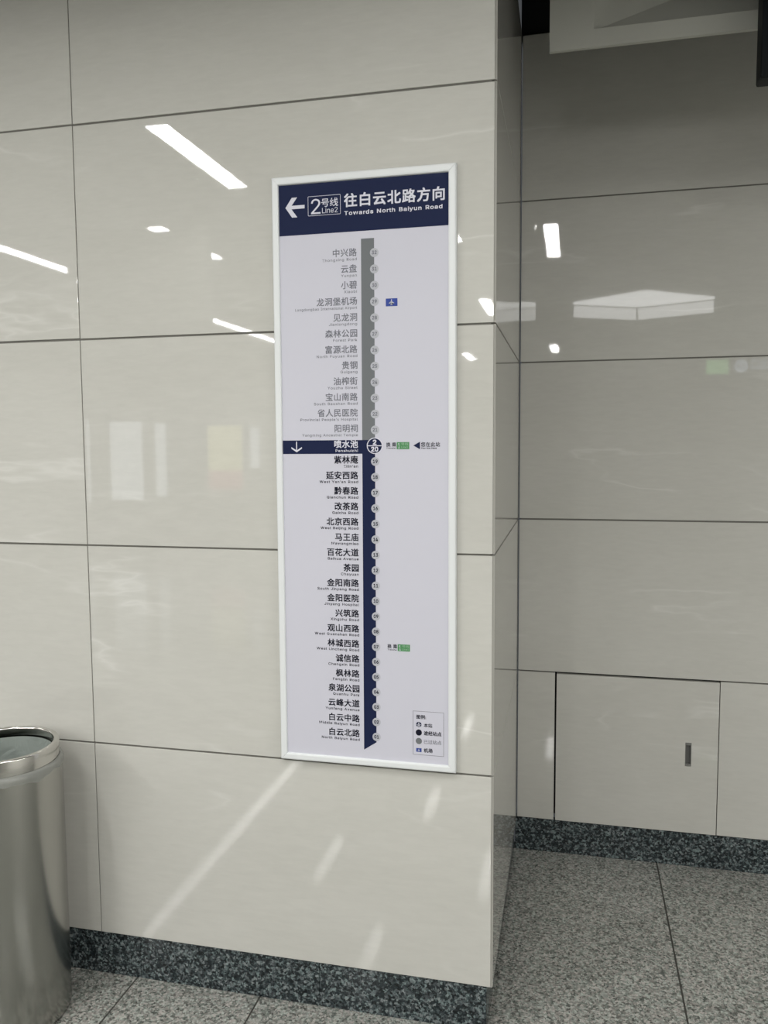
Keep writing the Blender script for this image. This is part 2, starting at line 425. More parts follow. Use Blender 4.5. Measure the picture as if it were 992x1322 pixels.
# ------------------------------------------------------------------ text
# plain sans-serif letters for the Latin lettering: character, advance, outline points, triangles
GLYPHS = '''
' 103 *l,7*h-@+2-@+.,7 (((*()(((+(*
- 227 ,@+i,@+L*~+L*~+i (*(((+(*()((
0 227 +`*A+E*D+/*P*t*d*g*~*`+G*]+n*`,=*h,^*u,x+/-4+E-@+`-D+z-@,9-4,K,x,X,^,a,=,d+n,a+G,X*~,K*d,:*P+{*D+`*^+r*a,)*j,5*y,=+6,B+O,D+n,B,5,=,N,5,d,),s+r,|+`-(+N,|+@,s+4,d+,,N*},5*|+n*}+O+,+6+4*y+@*j+N*a (3(5(4(2(5(3(2(6(5(1(6(2(1(L(6(L(7(6(1(M(L(K(7(L(1(N(M(J(7(K(0(N(1(J(8(7(0(O(N(I(8(J(0(P(O(H(8(I(/(P(0(H(9(8(/(Q(P(G(9(H(.(Q(/(G(:(9(.(R(Q(F(:(G(-(R(.(-(S(R(E(:(F(E(;(:(-(T(S(D(;(E(,(T(-(D(<(;(,(U(T(C(<(D(+(U(,(C(=(<(+(V(U(B(=(C(+(W(V(A(=(B(*(W(+(A(>(=(*(@(W(@(>(A(*(>(@()(>(*()(?(>()(((?
1 227 *k*D*k*`,[*`,[*D+y-@+y*D+X*D+X,y+W,y*p,K*p,n+Q-@ (2(,(3(2(0(,(0(/(,(/(-(,(2(1(0(.(-(/(((*()(((+(*
2 227 *e*D*e*]+d+a+q+p+|+|,-,1,3,;,7,F,8,R,7,_,2,j,*,s+x,y+l,}+_-(+P,}+D,y+;,q+3,h+/,[+.,M*f,M*h,c*p,v*|-/+6-:+I-A+_-D+u-A,1-:,A-/,M,x,T,f,W,R,U,D,Q,7,K,),@+p,1+^+t+H+:*c+:*a,[*a,[*D (B(D(C(B(E(D(A(E(B(A(F(E(@(F(A(@(G(F(?(7(@(7(6(@(6(5(@(5(G(@(4(G(5(?(8(7(3(G(4(?(9(8(3(H(G(>(9(?(2(H(3(>(:(9(1(H(2(>(;(:(1(I(H(=(;(>(0(I(1(=(<(;(0(J(I(/(J(0(.(J(/(.(K(J(-(K(.(-(L(K(,(L(-(,(M(L(+(M(,(+(N(M(*(N(+()(N(*()(O(N()(P(O()(Q(P()(R(Q()(S(R(((S()
3 227 +[*A+E*C+0*I*v*S*h*b*_*s*Z+0*|+0*~*{+-*q+6*h+A*c+M*_+[*^+k*_+y*c,-*j,5*s,;+(,=+6,;+D,6+P,.+[+x+d+h+i+S+k+<+k+<,.,(,y,(,{*h,{*h-@,R-@,R-(+X+z+X,(+s,(,2+y,D+n,Q+^,Z+K,]+6,Z*x,Q*f,D*V,2*J+t*C (F(H(G(F(I(H(F(E(I(E(D(I(D(J(I(C(K(D(K(J(D(B(K(C(B(L(K(B(M(L(B(N(M(B(A(N(A(@(N(@(O(N(?(O(@(>(O(?(>(P(O(=(P(>(<(P(=(<(Q(P(;(Q(<(:(Q(;(:(R(Q(-(/(.(-(0(/(9(R(:(-(1(0(9(S(R(8(S(9(,(1(-(,(2(1(7(S(8(,(3(2(7(T(S(6(T(7(,(4(3(+(4(,(5(T(6(+(5(4(+(T(5(+(U(T(*(U(+(*(V(U()(V(*()(((V
4 227 *X*z*X+=+j-@,3-@*{+A*{+?,h+?,h*z+|*D+|+++|+7+|,7,C,7,C*D ()(+(*()(,(+(2(4(3(2(5(4()(-(,()(.(-()(2(.(2(/(.(((2()(((1(2(5(/(2(((0(1(0(/(((0(5(/
5 227 +^*A+G*C+4*J*{*T*n*c*f*t*c+/+++/+.*{+3*q+;*i+E*c+P*_+^*^+l*`+y*e,-*n,5*y,:+0,<+?,:+O,5+^,,+i+x+r+k+x+[+y+N+x+B+u+7+p+.+j*g+m*u-@,O-@,O,{+9,{+1,/+2,/+;,5+G,:+S,>+b,?+r,=,+,8,9,1,D+~,N+q,U+c,Z+Q,[+@,Y+(,P*k,C*Y,2*L+u*C (F(J(G(J(H(G(J(I(H(F(K(J(O(Q(P(N(Q(O(N(R(Q(M(R(N(M(S(R(L(S(M(L(T(S(F(L(K(F(B(L(B(A(L(A(T(L(A(U(T(@(U(A(F(C(B(?(U(@(F(D(C(>(U(?(>(V(U(F(E(D(=(V(>(=(W(V(<(W(=(<(X(W(;(X(<(;(Y(X(:(Y(;(9(Y(:(-(/(.(-(0(/(9(Z(Y(-(1(0(8(Z(9(,(1(-(,(2(1(7(Z(8(7([(Z(,(3(2(6([(7(,(4(3(+(4(,(5([(6(+(5(4(+([(5(+(]([(*(](+(*(^(]()(^(*()(((^
6 227 +`*A+I*C+5*K*|*X*o*j*g+(*e+?*g+R*m+f*x+}+3,B+m-@,9-@+9+r+7+r+;+x+A,(+H,-+P,1+Y,4+d,5+z,3,6,+,E+w,Q+g,X+S,Z+=,X*},P*i,C*X,3*K+v*C+`*]+n*_+z*d,-*m,5*x,:+.,<+=,:+L,5+Y,-+e+z+m+n+r+`+t+Q+r+E+m+;+e+3+Y+.+L+,+=+.+.+3*x+;*m+E*d+Q*_ (2(4(3(2(8(4(8(5(4(1(8(2(;(=(<(:(=(;(:(>(=(9(>(:(8(>(9(8(?(>(1(7(8(5(T(8(T(?(8(0(7(1(0(6(7(T(S(?(S(@(?(5(U(T(5(V(U(R(@(S(0(5(6(0(V(5(0(W(V(Q(@(R(Q(A(@(/(W(0(/(X(W(P(A(Q(/(Y(X(O(A(P(O(B(A(.(Y(/(.(Z(Y(N(B(O(-(Z(.(-([(Z(M(B(N(M(C(B(-(]([(L(C(M(,(](-(L(D(C(,(^(](K(D(L(,(_(^(J(D(K(+(_(,(J(E(D(+(`(_(I(E(J(+(H(`(H(E(I(+(E(H(*(E(+(*(F(E()(F(*()(G(F(((G()
7 227 *u*D,:,y,:,{*d,{*d-@,[-@,[,y+@*D (+(-(,(+(*(-(*(.(-()(.(*()(/(.(((/()
8 227 +`*A+G*C+2*J*w*U*j*d*b*u*_+2*a+A*f+P*m+]*x+h+-+o+:+s+:+t+)+|*s,2*k,C*h,V*k,j*r,z*~-1+7-;+J-B+`-D+u-B,1-;,A-1,M,z,T,j,W,V,T,C,L,2,?+|,.+t,.+s,<+o,H+h,R+],Z+P,`+A,a+2,_*u,U*d,H*U,6*J+x*C+`*^+p*_+}*c,1*j,9*s,?*~,@+3,?+A,9+L,1+V+|+^+o+c+`+e+P+c+C+^+7+V+/+L+)+A+(+3+)*~+.*s+7*j+B*c+O*_+`,)+m,*+x,.,*,5,2,=,6,H,8,T,6,a,2,k,+,s+y,z+m,~+`-(+R,~+G,z+=,s+6,k+2,a+0,T+2,H+6,=+=,5+G,.+R,* (>(@(?(=(@(>(=(A(@(<(A(=(<(B(A(;(B(<(;({(B({(C(B(;(|({(z(C({(;(}(|(y(C(z(:(}(;(y(D(C(:(~(}(x(D(y(:)((~(w(D(x(:)))((v(D(w(9))(:(v(E(D(9)*))(u(E(v(8)*(9(u(F(E(8)+)*(t(F(u(8),)+(s(F(t(s(G(F(7),(8(7)-),(r(G(s(7).)-(q(G(r(q(H(G(6).(7(6)/).(p(H(q(6(o)/(o(H(p(6(H(o(6(I(H(5(I(6(4(I(5(4(J(I(3(J(4(3(K(J(2(K(3(2(L(K(1(c(2(c(L(2(c(M(L(1(d(c(b(M(c(1(e(d(a(M(b(1(f(e(`(M(a(0(f(1(`(N(M(0(g(f(_(N(`(/(g(0(_(O(N(/(h(g(^(O(_(.(h(/(^(P(O(.(i(h(](P(^(.(j(i([(P(](-(j(.([(Q(P(-(k(j(Z(Q([(,(k(-(Z(R(Q(,(l(k(Y(R(Z(,(m(l(X(R(Y(+(m(,(X(S(R(+(n(m(W(S(X(+(V(n(V(S(W(+(S(V(*(S(+(*(T(S()(T(*()(U(T(((U()
9 227 +`-D+v-A,3-9,C-,,P,r,X,^,Z,E,X,3,R+v,G+_,6+B+R*D+/*D,/+k,2+k,-+d,(+^+x+W+o+S+f+P+[+O+E+R+3+Y*z+f*n+u*g,2*e,H*g,_*o,s*|--+5-9+I-A+`-(+Q,}+E,x+;,p+3,e+.,W+-,H+.,9+3,,+;+x+E+p+Q+j+`+i+n+j+z+p,-+x,5,+,:,8,<,G,:,V,5,e,.,p+z,x+n,} (G()(((F()(G(F(*()(E(*(F(E(+(*(D(I(E(I(H(E(H(+(E(H(`(+(`(,(+(D(J(I(_(,(`(D(K(J(^(,(_(C(K(D(^(-(,(C(L(K(](-(^(C(M(L([(-(](B(M(C([(.(-(B(N(M(Z(.([(A(N(B(A(O(N(Y(.(Z(Y(/(.(A(P(O(X(/(Y(X(0(/(@(P(A(@(Q(P(W(0(X(@(R(Q(V(0(W(V(6(0(6(1(0(?(R(@(?(S(R(U(5(V(5(6(V(U(9(5(9(4(5(7(1(6(?(T(S(T(9(U(?(9(T(>(9(?(8(1(7(8(2(1(9(2(8(=(9(>(=(:(9(4(2(9(=(;(:(<(;(=(4(3(2
A 240 *L*D+S-@+y-@-)*D,_*D,(,/+y,?+s,R+l,k+c-1+j-1+a,j+X,Q+R,>+M,/*p*D*|+5*|+Q,Q+Q,Q+5 (((1()(1(*()(1(2(*(2(+(*(((9(1(9(3(1(3(0(1(3(0(2(0(:(2(:(+(2(/(:(0(9(4(3(.(:(/(9(5(4(-(:(.(9(6(5(9(8(6(8(7(6(,(;(-(;(:(-(((8(9(8(:(9(8(;(:(;(+(:(((7(8(,(+(;
B 228 *c*D*c-@+h-@,)->,<-7,L--,V,v,^,f,`,S,_,D,Y,8,S,.,J+~,@+x,5+t,5+r,B+p,N+j,X+a,b+T,h+D,j+2,h*w,a*f,U*X,D*M,/*F+j*D+,*b+i*b,,*d,=*m,G*z,J+2,H+?,C+J,;+T,1+[+{+a+k+b+,+b+,+~+f+~+s,(,(,,,2,3,:,;,>,F,@,R,=,c,4,o+|,x+g,{+,,{ (((^()(^(*()(^(+(*(^(,(+(^(-(,(^(](-(](.(-(((Q(^([(.(](Z(.([(Z(/(.(Y(/(Z(Y(0(/(X(0(Y(X(1(0(W(1(X(V(1(W(V(2(1(U(2(V(U(3(2(T(3(U(T(4(3(S(4(T(R(4(S(R(5(4(((P(Q(P(R(Q(P(5(R(P(6(5(P(7(6(P(8(7(P(9(8(P(O(9(O(:(9(((D(P(N(:(O(M(:(N(M(;(:(L(;(M(L(<(;(K(<(L(J(<(K(J(=(<(I(=(J(H(=(I(H(>(=(G(>(H(G(?(>(F(?(G(F(@(?(E(@(F(((E(D(((@(E(((A(@(((B(A(((C(B
C 255 +u*A+U*E+9*P*y*e*h+(*]+H*X+n*],=*h,^*y,x+9-4+U-@+u-D,0-B,B->,R-7,b-.,o,y,y,j-*,Y-.,F,e,F,a,R,[,^,S,g,K,o,A,u,6,y,*,|+u,}+^,z+J,q+9,c+,,N*{,5*y+n*{+O+-+6+9*z+J*k+_*b+u*_,**`,6*c,A*g,K*m,S*u,[*~,a+2,e+>-.+>-*+,,y*r,o*d,b*W,S*M,B*F,1*B (3(5(4(3(6(5(2(6(3(2(7(6(2(8(7(1(8(2(1(E(8(E(9(8(1(F(E(D(9(E(C(9(D(1(G(F(B(9(C(B(:(9(0(G(1(A(:(B(0(H(G(@(:(A(@(;(:(?(;(@(0(I(H(>(;(?(/(I(0(>(<(;(=(<(>(/(J(I(.(J(/(.(K(J(-(K(.(-(L(K(-(M(L(,(M(-(X(Z(Y(X([(Z(,(N(M(W([(X(W(]([(+(N(,(V(](W(+(O(N(U(](V(U(^(](T(^(U(+(P(O(S(^(T(*(P(+(S(_(^(R(_(S(*(Q(P(Q(_(R(*(_(Q(*(`(_()(`(*()(a(`()(b(a(((b()
D 251 +[*D*u*D*u*b+Y*b+w*d,7*m,I*|,U+9,^+Q,a+o,^,4,V,L,I,a,8,o+y,x+],{*t,{*t-@+`-@,+-=,H-1,a,v,r,],|,<-)+o,|+I,r+),`*g,G*S,)*H+,-@+,*D*c*D*c-@ (H(9(I(9(F(I(H(8(9(F(:(9(G(:(F(G(7(:(7(;(:(7(<(;(7(=(<(H(7(8(H(*(7(*(G(7(G(6(7(G(5(6(G(4(5(G(3(4(G(2(3(G(1(2(G(0(1(G(+(0(+(/(0(+(.(/(+(-(.(+(,(-(H()(*(G(+(*
E 209 *c*D*c-@,R-@,R,{+,,{+,+~,J+~,J+a+,+a+,*b,T*b,T*D (((,()(,(*()(,(+(*(((-(,(((0(-(0(.(-(0(/(.(((1(0(((2(1(((3(2
F 205 *c*D*c-@,Q-@,Q,{+,,{+,+z,E+z,E+^+,+^+,*D (((,()(,(*()(,(+(*(((-(,(((0(-(0(.(-(0(/(.(((1(0
G 260 +u*A+T*E+9*Q*y*e*h+(*]+H*X+n*],=*h,^*y,x+8-4+T-@+s-D,0-B,B->,S-7,c--,o,w,z,i-*,X-/,F,e,F,`,R,Z,^,R,g,J,n,@,u,6,y,*,|+t,}+^,z+J,q+9,c+,,N*{,5*y+n*{+O+-+6+9*z+J*k+_*b+u*_,3*b,D*i,S*t,_+,,f+>,h+S,r+R+|+R+|+o-1+o-1+R-.+5,z*r,j*^,T*M,;*D (3(5(4(3(6(5(2(6(3(2(7(6(2(8(7(1(8(2(1(E(8(E(9(8(1(F(E(D(9(E(C(9(D(1(G(F(B(9(C(0(G(1(B(:(9(A(:(B(0(H(G(@(:(A(@(;(:(?(;(@(0(I(H(/(I(0(>(;(?(>(<(;(=(<(>(/(J(I(.(J(/(.(K(J(Y([(Z(Y(W([(W(]([(-(K(.(-(L(K(Y(V(W(X(](W(X(^(](V(X(Y(V(^(X(-(M(L(,(M(-(U(^(V(,(N(M(U(_(^(T(_(U(+(N(,(+(O(N(S(_(T(S(`(_(+(P(O(R(`(S(*(P(+(*(Q(P(Q(`(R(*(`(Q(*(a(`()(a(*()(b(a(((b()
H 258 *c*D*c-@+,-@+,,(,],(,]-@,}-@,}*D,]*D,]+c+,+c+,*D (((*()(((+(*(,(.(-(,(/(.(((2(+(2(,(+(2(1(,(1(/(,(((3(2(0(/(1
I 150 *T*D*T*b+)*b+),{*T,{*T-@+v-@+v,{+I,{+I*b+v*b+v*D (,(.(-(,(/(.(+(/(,(*(0(+(0(/(+(*(1(0(((*()(((1(*(((2(1(((3(2
J 198 +K*A+,*F*k*T*Z*m*U+7*U+D*v+D*v+7*y*y++*j+9*a+K*^+]*a+k*j+t*y+w+7+w-@,@-@,@+7,;*m,+*T+j*F (7(9(8(7(:(9(,(.(-(,(/(.(+(/(,(+(0(/(6(:(7(6(;(:(+(1(0(5(;(6(*(1(+(5(<(;(*(2(1(4(<(5(3(<(4(*(3(2(*(<(3()(<(*()(=(<(((=()
K 233 *y+7*y+Z+++f+4+r+<+|+E,0+N,:+X,D,N-@,y-@+c+y+a+y*c*D*c-@+,-@+,,?+,+_+,+O+,*D,R*D+L+q+a,3,y*D (4(6(5(4(7(6(/(1(0(/(=(1(=(2(1(.(=(/(4()(7()(*(7(*(8(7(-(=(.(-(<(=(2(>(=(,(<(-(+(<(,(((2(3(((>(2(*(<(+(*(;(<(8(;(*(9(;(8(4((()(:(;(9(4(>(((:(>(4(;(>(:
L 196 *c*D*c-@+,-@+,*b,M*b,M*D (((*()(((+(*(((,(+(((-(,
M 314 *c*D*c-@+:-@+z+L+|+E,(+=,++5,.++,1*y,4*o,6*f,9*],2*],4*e,7*n,:*x,=++,@+4,C+=,F+E,H+L-0-@-_-@-_*D->*D->,)->,2->,;->,F-?,P-?,[-?,h-?,s-?,~-B,~-?,r-;,f-7,Y-3,M-/,C-,,9-),0,},),C*D+~*D+C,)+A,0+>,8+:,B+6,M+3,X+/,e+*,q*},~+),~+*,t+*,i+*,^+*,R++,G++,<++,2++,)++*D (((^()(^(*()(^(_(*(_(+(*(<(I(=(I(>(=(I(J(>(J(?(>(((](^(`(+(_(<(H(I(K(H(J(H(?(J(a(](`(](+(`(<(K(H(K(G(H(<(L(K(((a(](a([(](((b(a(<(M(L(((c(b(<(N(M(((d(c(<(O(N(((e(d(<(P(O(((f(e(<(Q(P(((g(f(<(R(Q(((h(g(<(S(R(;(S(<(:(S(;(9(S(:(8(S(9(7(S(8(6(S(7(5(2(6(2(S(6(5(3(2(4(3(5
N 262 *c*D*c-@+2-@,D+I,H+B,M+9,S+/,Z*z,a*n,h*`,c*`,b*n,a*{,a+1,a+=,`+G,`+O,`-@-*-@-**D,Y*D+S,)+M,3+G,=+@,I+8,W+/,h*{,{+*,|+*,j++,X+,,I+,,<+,,1+,,)+,*D (((C()(C(*()(C(D(*(D(+(*(8(:(9(8(;(:(E(B(D(B(+(D(((E(C(E(B(C(((F(E(A(+(B(((G(F(@(+(A(?(+(@(((H(G(>(+(?(((I(H(=(+(>(((J(I(((K(J(<(+(=(7(;(8(<(,(+(6(;(7(<(-(,(5(;(6(<(.(-(4(;(5(<(/(.(3(;(4(<(0(/(<(2(0(2(1(0(2(;(3(<(;(2
P 222 *c*D*c-@+e-@,(->,>-6,O-),[,p,c,[,e,F,c,0,[+t,O+c,>+V,(+N+e+K*|+K*|+h+c+h+u+j,-+o,7+w,?,+,C,8,D,F,C,T,?,b,7,l,,,t+u,y+c,{+,,{+,*D (((F()(F(*()(F(+(*(F(,(+(F(-(,(F(E(-(E(D(-(D(.(-(((8(F(8(G(F(C(.(D(B(.(C(B(/(.(A(/(B(@(/(A(@(0(/(?(0(@(>(0(?(>(1(0(=(1(>(=(2(1(<(2(=(;(2(<(;(3(2(:(3(;(9(3(:(((7(8(G(9(8(G(6(9(6(3(9(6(4(3(6(5(4(((6(7(((G(6
Q 267 +j+>,4+>,Q*o,X*e-,*,,a*,,E*Q,>*[+t*A+U*E+9*P*y*e*h+(*]+H*X+n*],=*h,^*y,x+9-4+U-@+t-D,<-@,X-4,p,x-*,^-5,=-9+n-5+H-*+(,p*e,X*P,<*E+t*_,3*b,G*k,W*y,e+6,m+O,p+n,m,5,e,N,W,c,G,q,3,z+t,}+_,z+J,q+9,c+-,N*{,5*y+n*{+O+-+6+9*y+J*k+_*b (;(=(<(:(=(;(:(>(=(9(>(:(9(T(>(T(?(>(9(U(T(S(?(T(R(?(S(9(V(U(8(V(9(R(@(?(Q(@(R(8(W(V(P(@(Q(8(X(W(7(X(8(P(A(@(O(A(P(7(Y(X(6(Y(7(O(B(A(N(B(O(6(Z(Y(5(Z(6(5([(Z(M(B(N(M(C(B(5(]([(L(C(M(4(](5(L(D(C(/()(((/(J()(J(*()(4(^(](K(D(L(3(^(4(K(E(D(3(_(^(J(*(K(*(E(K(+(E(*(3(`(_(I(/(J(,(E(+(F(,(E(2(`(3(2(H(`(H(/(I(2(/(H(2(.(/(2(G(.(G(-(.(1(G(2(G(,(F(1(0(G(-(,(G
R 224 *c*D*c-@+e-@,)->,?-6,O-*,[,r,c,_,f,H,c,2,[+w,O+g,>+[,)+S+e+Q*u+Q*u+o+d+o+v+p,-+t,8+|,?,.,C,:,E,H,C,V,?,c,7,m,-,u+u,y+c,{+,,{+,*D,I*D+b+b,/+b,o*D (((8()(8(F()(F(*()(F(+(*(F(,(+(F(-(,(F(E(-(E(D(-(D(.(-(8(G(F(C(.(D(B(.(C(B(/(.(A(/(B(@(/(A(@(0(/(?(0(@(>(0(?(>(1(0(=(1(>(=(2(1(<(2(=(;(2(<(;(3(2(:(3(;(9(3(:(((7(8(G(9(8(G(I(9(I(3(9(I(J(3(J(4(3(G(6(I(6(H(I(K(4(J(5(K(4(6(K(5(((6(7(((G(6(H(K(6
S 223 +_*@+D*B+.*I*s*S*e*c*[*u*W+2*y+2*|*|+,*q+5*h+A*b+O*_+_*^+o*_+~*c,3*j,=*s,C*~,E+4,C+?,>+G,6+N,,+T+w+Y+i+^+J+g+.+q*p,)*c,;*_,R*b,g*j,y*x-0+3-;+H-B+a-D+x-B,6-;,G-0,U,y,^,i,a,U,A,U,;,g,/,t+u,|+_,~+O,}+B,y+7,s+.,j+),`+(,T+*,H+/,?+8,8+C,2+N,.+X,++s+{,(+w,4+s,@+m,K+f,U+],^+Q,c+C,e+3,b*w,Y*e,L*U,:*I+z*B (K(M(L(J(M(K(J(N(M(I(N(J(I(O(N(I(P(O(H(W(I(W(P(I(H(X(W(V(P(W(H(Y(X(U(P(V(U(Q(P(G(Y(H(G(Z(Y(T(Q(U(G([(Z(G(]([(T(R(Q(F(](G(S(R(T(F(^(](F(_(^(E(_(F(E(`(_(E(a(`(D(a(E(D(b(a(D(c(b(D(d(c(D(e(d(C(e(D(C(f(e(C(g(f(C(h(g(B(h(C(B(i(h(A(i(B(A(j(i(@(j(A(@(k(j(?(k(@(>(k(?(>(l(k(=(l(>(<(l(=(<(m(l(;(m(<(:(m(;(:(n(m(-(/(.(-(0(/(9(n(:(-(1(0(9(o(n(,(1(-(8(o(9(,(2(1(7(o(8(,(3(2(7(p(o(6(p(7(+(3(,(+(4(3(5(p(6(+(5(4(+(p(5(+(q(p(*(q(+(*(r(q()(r(*()(((r
T 224 *T,{*T-@,i-@,i,{+o,{+o*D+N*D+N,{ (((*()(((+(*(/(+(((.(,(/(,(+(/(.(-(,
U 259 +p*@+S*C+;*L*~*Z*o*m*f+,*c+E*c-@+,-@+,+G+.+6+4*~+>*q+L*g+]*a+p*_,-*a,=*g,K*q,T*~,Z+6,]+G,]-@,~-@,~+E,{+,,q*m,b*Z,N*L,5*C (.(0(/(.(1(0(=(?(>(=(@(?(.(2(1(<(@(=(-(2(.(<(A(@(-(3(2(;(A(<(;(B(A(,(3(-(,(4(3(:(B(;(,(5(4(9(B(:(+(5(,(9(C(B(+(6(5(8(C(9(+(7(6(7(C(8(+(C(7(*(C(+(*(D(C()(D(*()(E(D(((E()
V 240 +T*D*L-@*o-@+N+U+S+F+Z+3+b*r+k*S+d*S+m*r+t+3+{+F,)+U,^-@-)-@+z*D (((*()(((+(*(4(6(5(4(7(6(((,(+(3(7(4(2(7(3(((-(,(1(7(2(((.(-(0(/(1(/(7(1(((/(.(((7(/
W 343 +<*D*L-@*n-@+@+P+C+C+F+7+I+*+K*t+N*f+P*X+M*X+O*f+R*t+U+*+X+7+[+C+_+P,1-@,V-@-)+P-,+C-/+7-2+*-5*t-8*f-;*X-6*X-9*f-;*t->+*-A+7-D+C-G+P-q-@.;-@-K*D,}*D,P,9,L,J,H,],D,p,@-/,G-/,C,q,?,^,<,K,7,9+b*D (((*()(((+(*(8(Q(9(Q(:(9(Q(R(:(R(;(:(H(J(I(H(K(J(8(S(Q(S(P(Q(S(P(R(P(;(R(8(T(S(O(;(P(8(U(T(N(;(O(8(V(U(M(;(N(8(W(V(L(;(M(((,(+(7(W(8(L(<(;(G(K(H(((-(,(6(W(7(L(=(<(F(K(G(((.(-(5(W(6(L(>(=(E(K(F(((/(.(4(W(5(L(?(>(D(K(E(((0(/(3(W(4(L(@(?(C(K(D(((2(0(2(1(0(2(W(3(L(B(@(B(A(@(B(K(C(((W(2(L(K(B
X 237 *M*D+[+}+[+e*S-@*y-@+G,a+N,V+T,M+Y,D+_,<+c,4+i,*+c,*+h,4+m,<+r,D+w,M+},V,-,a,S-@,x-@+p+f+p+~,}*D,W*D,*+/+{+8+u+A+p+H+l+P+g+X+b+c+i+c+d+X+`+P+Z+I+U+A+O+8+I+/*s*D (*(,(+(*(-(,(:(<(;(:(=(<(*(.(-(9(=(:(*(/(.(8(=(9(*(0(/(7(=(8(*()(0()(1(0(6(>(7(>(=(7()(2(1(5(>(6()(4(2(4(3(2(4(>(5()(>(4()(?(>(((G()(G(H()(H(?()(((I(G(I(F(G(I(F(H(F(?(H(((J(I(E(?(F(((K(J(D(?(E(((L(K(C(?(D(((M(L(B(?(C(((N(M(A(?(B(((O(N(@(?(A
Y 236 +T*D+T+V*L-@*s-@+N,D+V,7+^,*+e+s+l+b+_+b+f+s+m,*+t,7+{,D,W-@,}-@+u+V+u*D ()(+(*()(,(+(5(7(6(5(8(7()(-(,(4(8(5(3(8(4()(.(-(2(8(3()(/(.(1(0(2(0(8(2()(0(/()(8(0(((8()(((9(8
Z 219 *Y*D*Y*[+x,Y,),e,1,p,:,|,B-0,F,|,6,|+~,{+n,{+^,{*X,{*X-@,_-@,_-)+B+.+:*y+1*m+(*a*v*U*r*`++*a+:*a+J*a+Y*b,a*b,a*D (4(6(5(4(.(6(.(7(6(4(-(.(/(7(.(/(8(7(0(-(/(-(8(/(4(0(-(0(,(-(4(1(0(4(2(1(4(3(2(@(B(A(@(C(B(?(C(@(>(C(?(=(C(>
a 195 +>*@+-*A*t*F*g*O*]*Z*U*j*S*{*U+3*Z+>*b+H*l+O*w+T+-+W+:+Z+G+]+W+_+d+`+m+b+t+d+w+h+y+n+y+o+x+z+t,,+o,4+g,9+],<+P,=+C,<+9,9+0,4+),.*{,(*w+x*X,**b,9*l,E*y,N+0,T+@,W+O,X+Z,X+f,V+r,R+~,L,1,D,9,8,?,),@+m,@*D+y*D+y*_+w*_+s*W+m*P+e*J+Z*E+M*A+C*[+S*]+a*b+k*j+s*t+w*~+y+3+y+M+v+K+q+I+j+G+c+F+Z+E+R+D+K+C+F+B+;+@+1+=+(+9*y+4*t+,*s*y*t*p*x*i*~*c+/*_+8*] (O(Q(P(O(R(Q(N(R(O(N(S(R(M(S(N(M(T(S(L(T(M(L(U(T(K(U(L(K(C(U(C(V(U(K(D(C(B(V(C(K(E(D(A(V(B(K(F(E(J(F(K(@(V(A(@(W(V(J(G(F(?(W(@(J(H(G(>(W(?(I(H(J(>(X(W(=(X(>(<(X(=(;(X(<(;(Y(X(:(Y(;(9(j(:(j(Y(:(8(j(9(7(j(8(6(j(7(5(j(6(4(j(5(3(j(4(2(j(3(1(j(2(1(k(j(i(Y(j(1(l(k(1(m(l(0(m(1(0(n(m(0(o(n(0(p(o(0(q(p(0(r(q(0(s(r(0(t(s(/(t(0(/(u(t(/(v(u(/(w(v(h(Y(i(.(w(/(.(x(w(g(Y(h(-(x(.(-(y(x(f([(g([(Y(g(-(z(y(e([(f(,(z(-(,({(z(,(|({(d(](e(]([(e(,(}(|(d(^(](Z(Y([(c(^(d(,(c(}(,(^(c(+(^(,(+(_(^(+(`(_(*(`(+(*(a(`()(a(*()(b(a(((b()
b 212 +b*@+Q*A+D*F+:*L+3*T+-*[+)*b*}*b*}*D*_*D*_-@*~-@*~,8+),8+-,>+3,E+:,L+D,R+P,W+b,X+x,U,4,L,E,>,Q,*,Y+i,[+L,Y+0,Q*o,E*[,5*L+x*C+]*[+m*_+{*f,.*q,6+(,;+9,<+M,;+a,6+r,.,)+{,4+m,;+],=+L,;+?,4+4,)+,+r+(+a*}+M+(+9+-+(+4*p+?*e+L*_ (1(3(2(1(4(3(:(<(;(9(<(:(9(=(<(8(=(9(8(>(=(7(>(8(6(>(7(6(S(>(S(R(>(R(?(>(5(S(6(5(T(S(5(U(T(Q(?(R(1(5(4(1(W(5(W(V(5(V(U(5(P(?(Q(P(@(?(O(@(P(1(X(W(N(@(O(N(A(@(1(Y(X(M(A(N(1(Z(Y(L(A(M(L(B(A(K(B(L(1([(Z(K(C(B(J(C(K(1(/([(/(]([(I(C(J(/(^(](I(D(C(H(D(I(/(.(^(.(_(^(1(0(/(-(_(.(G(D(H(-(G(_(-(D(G(,(D(-(,(E(D(+(E(,(*(E(+(*(F(E()(F(*()(((F
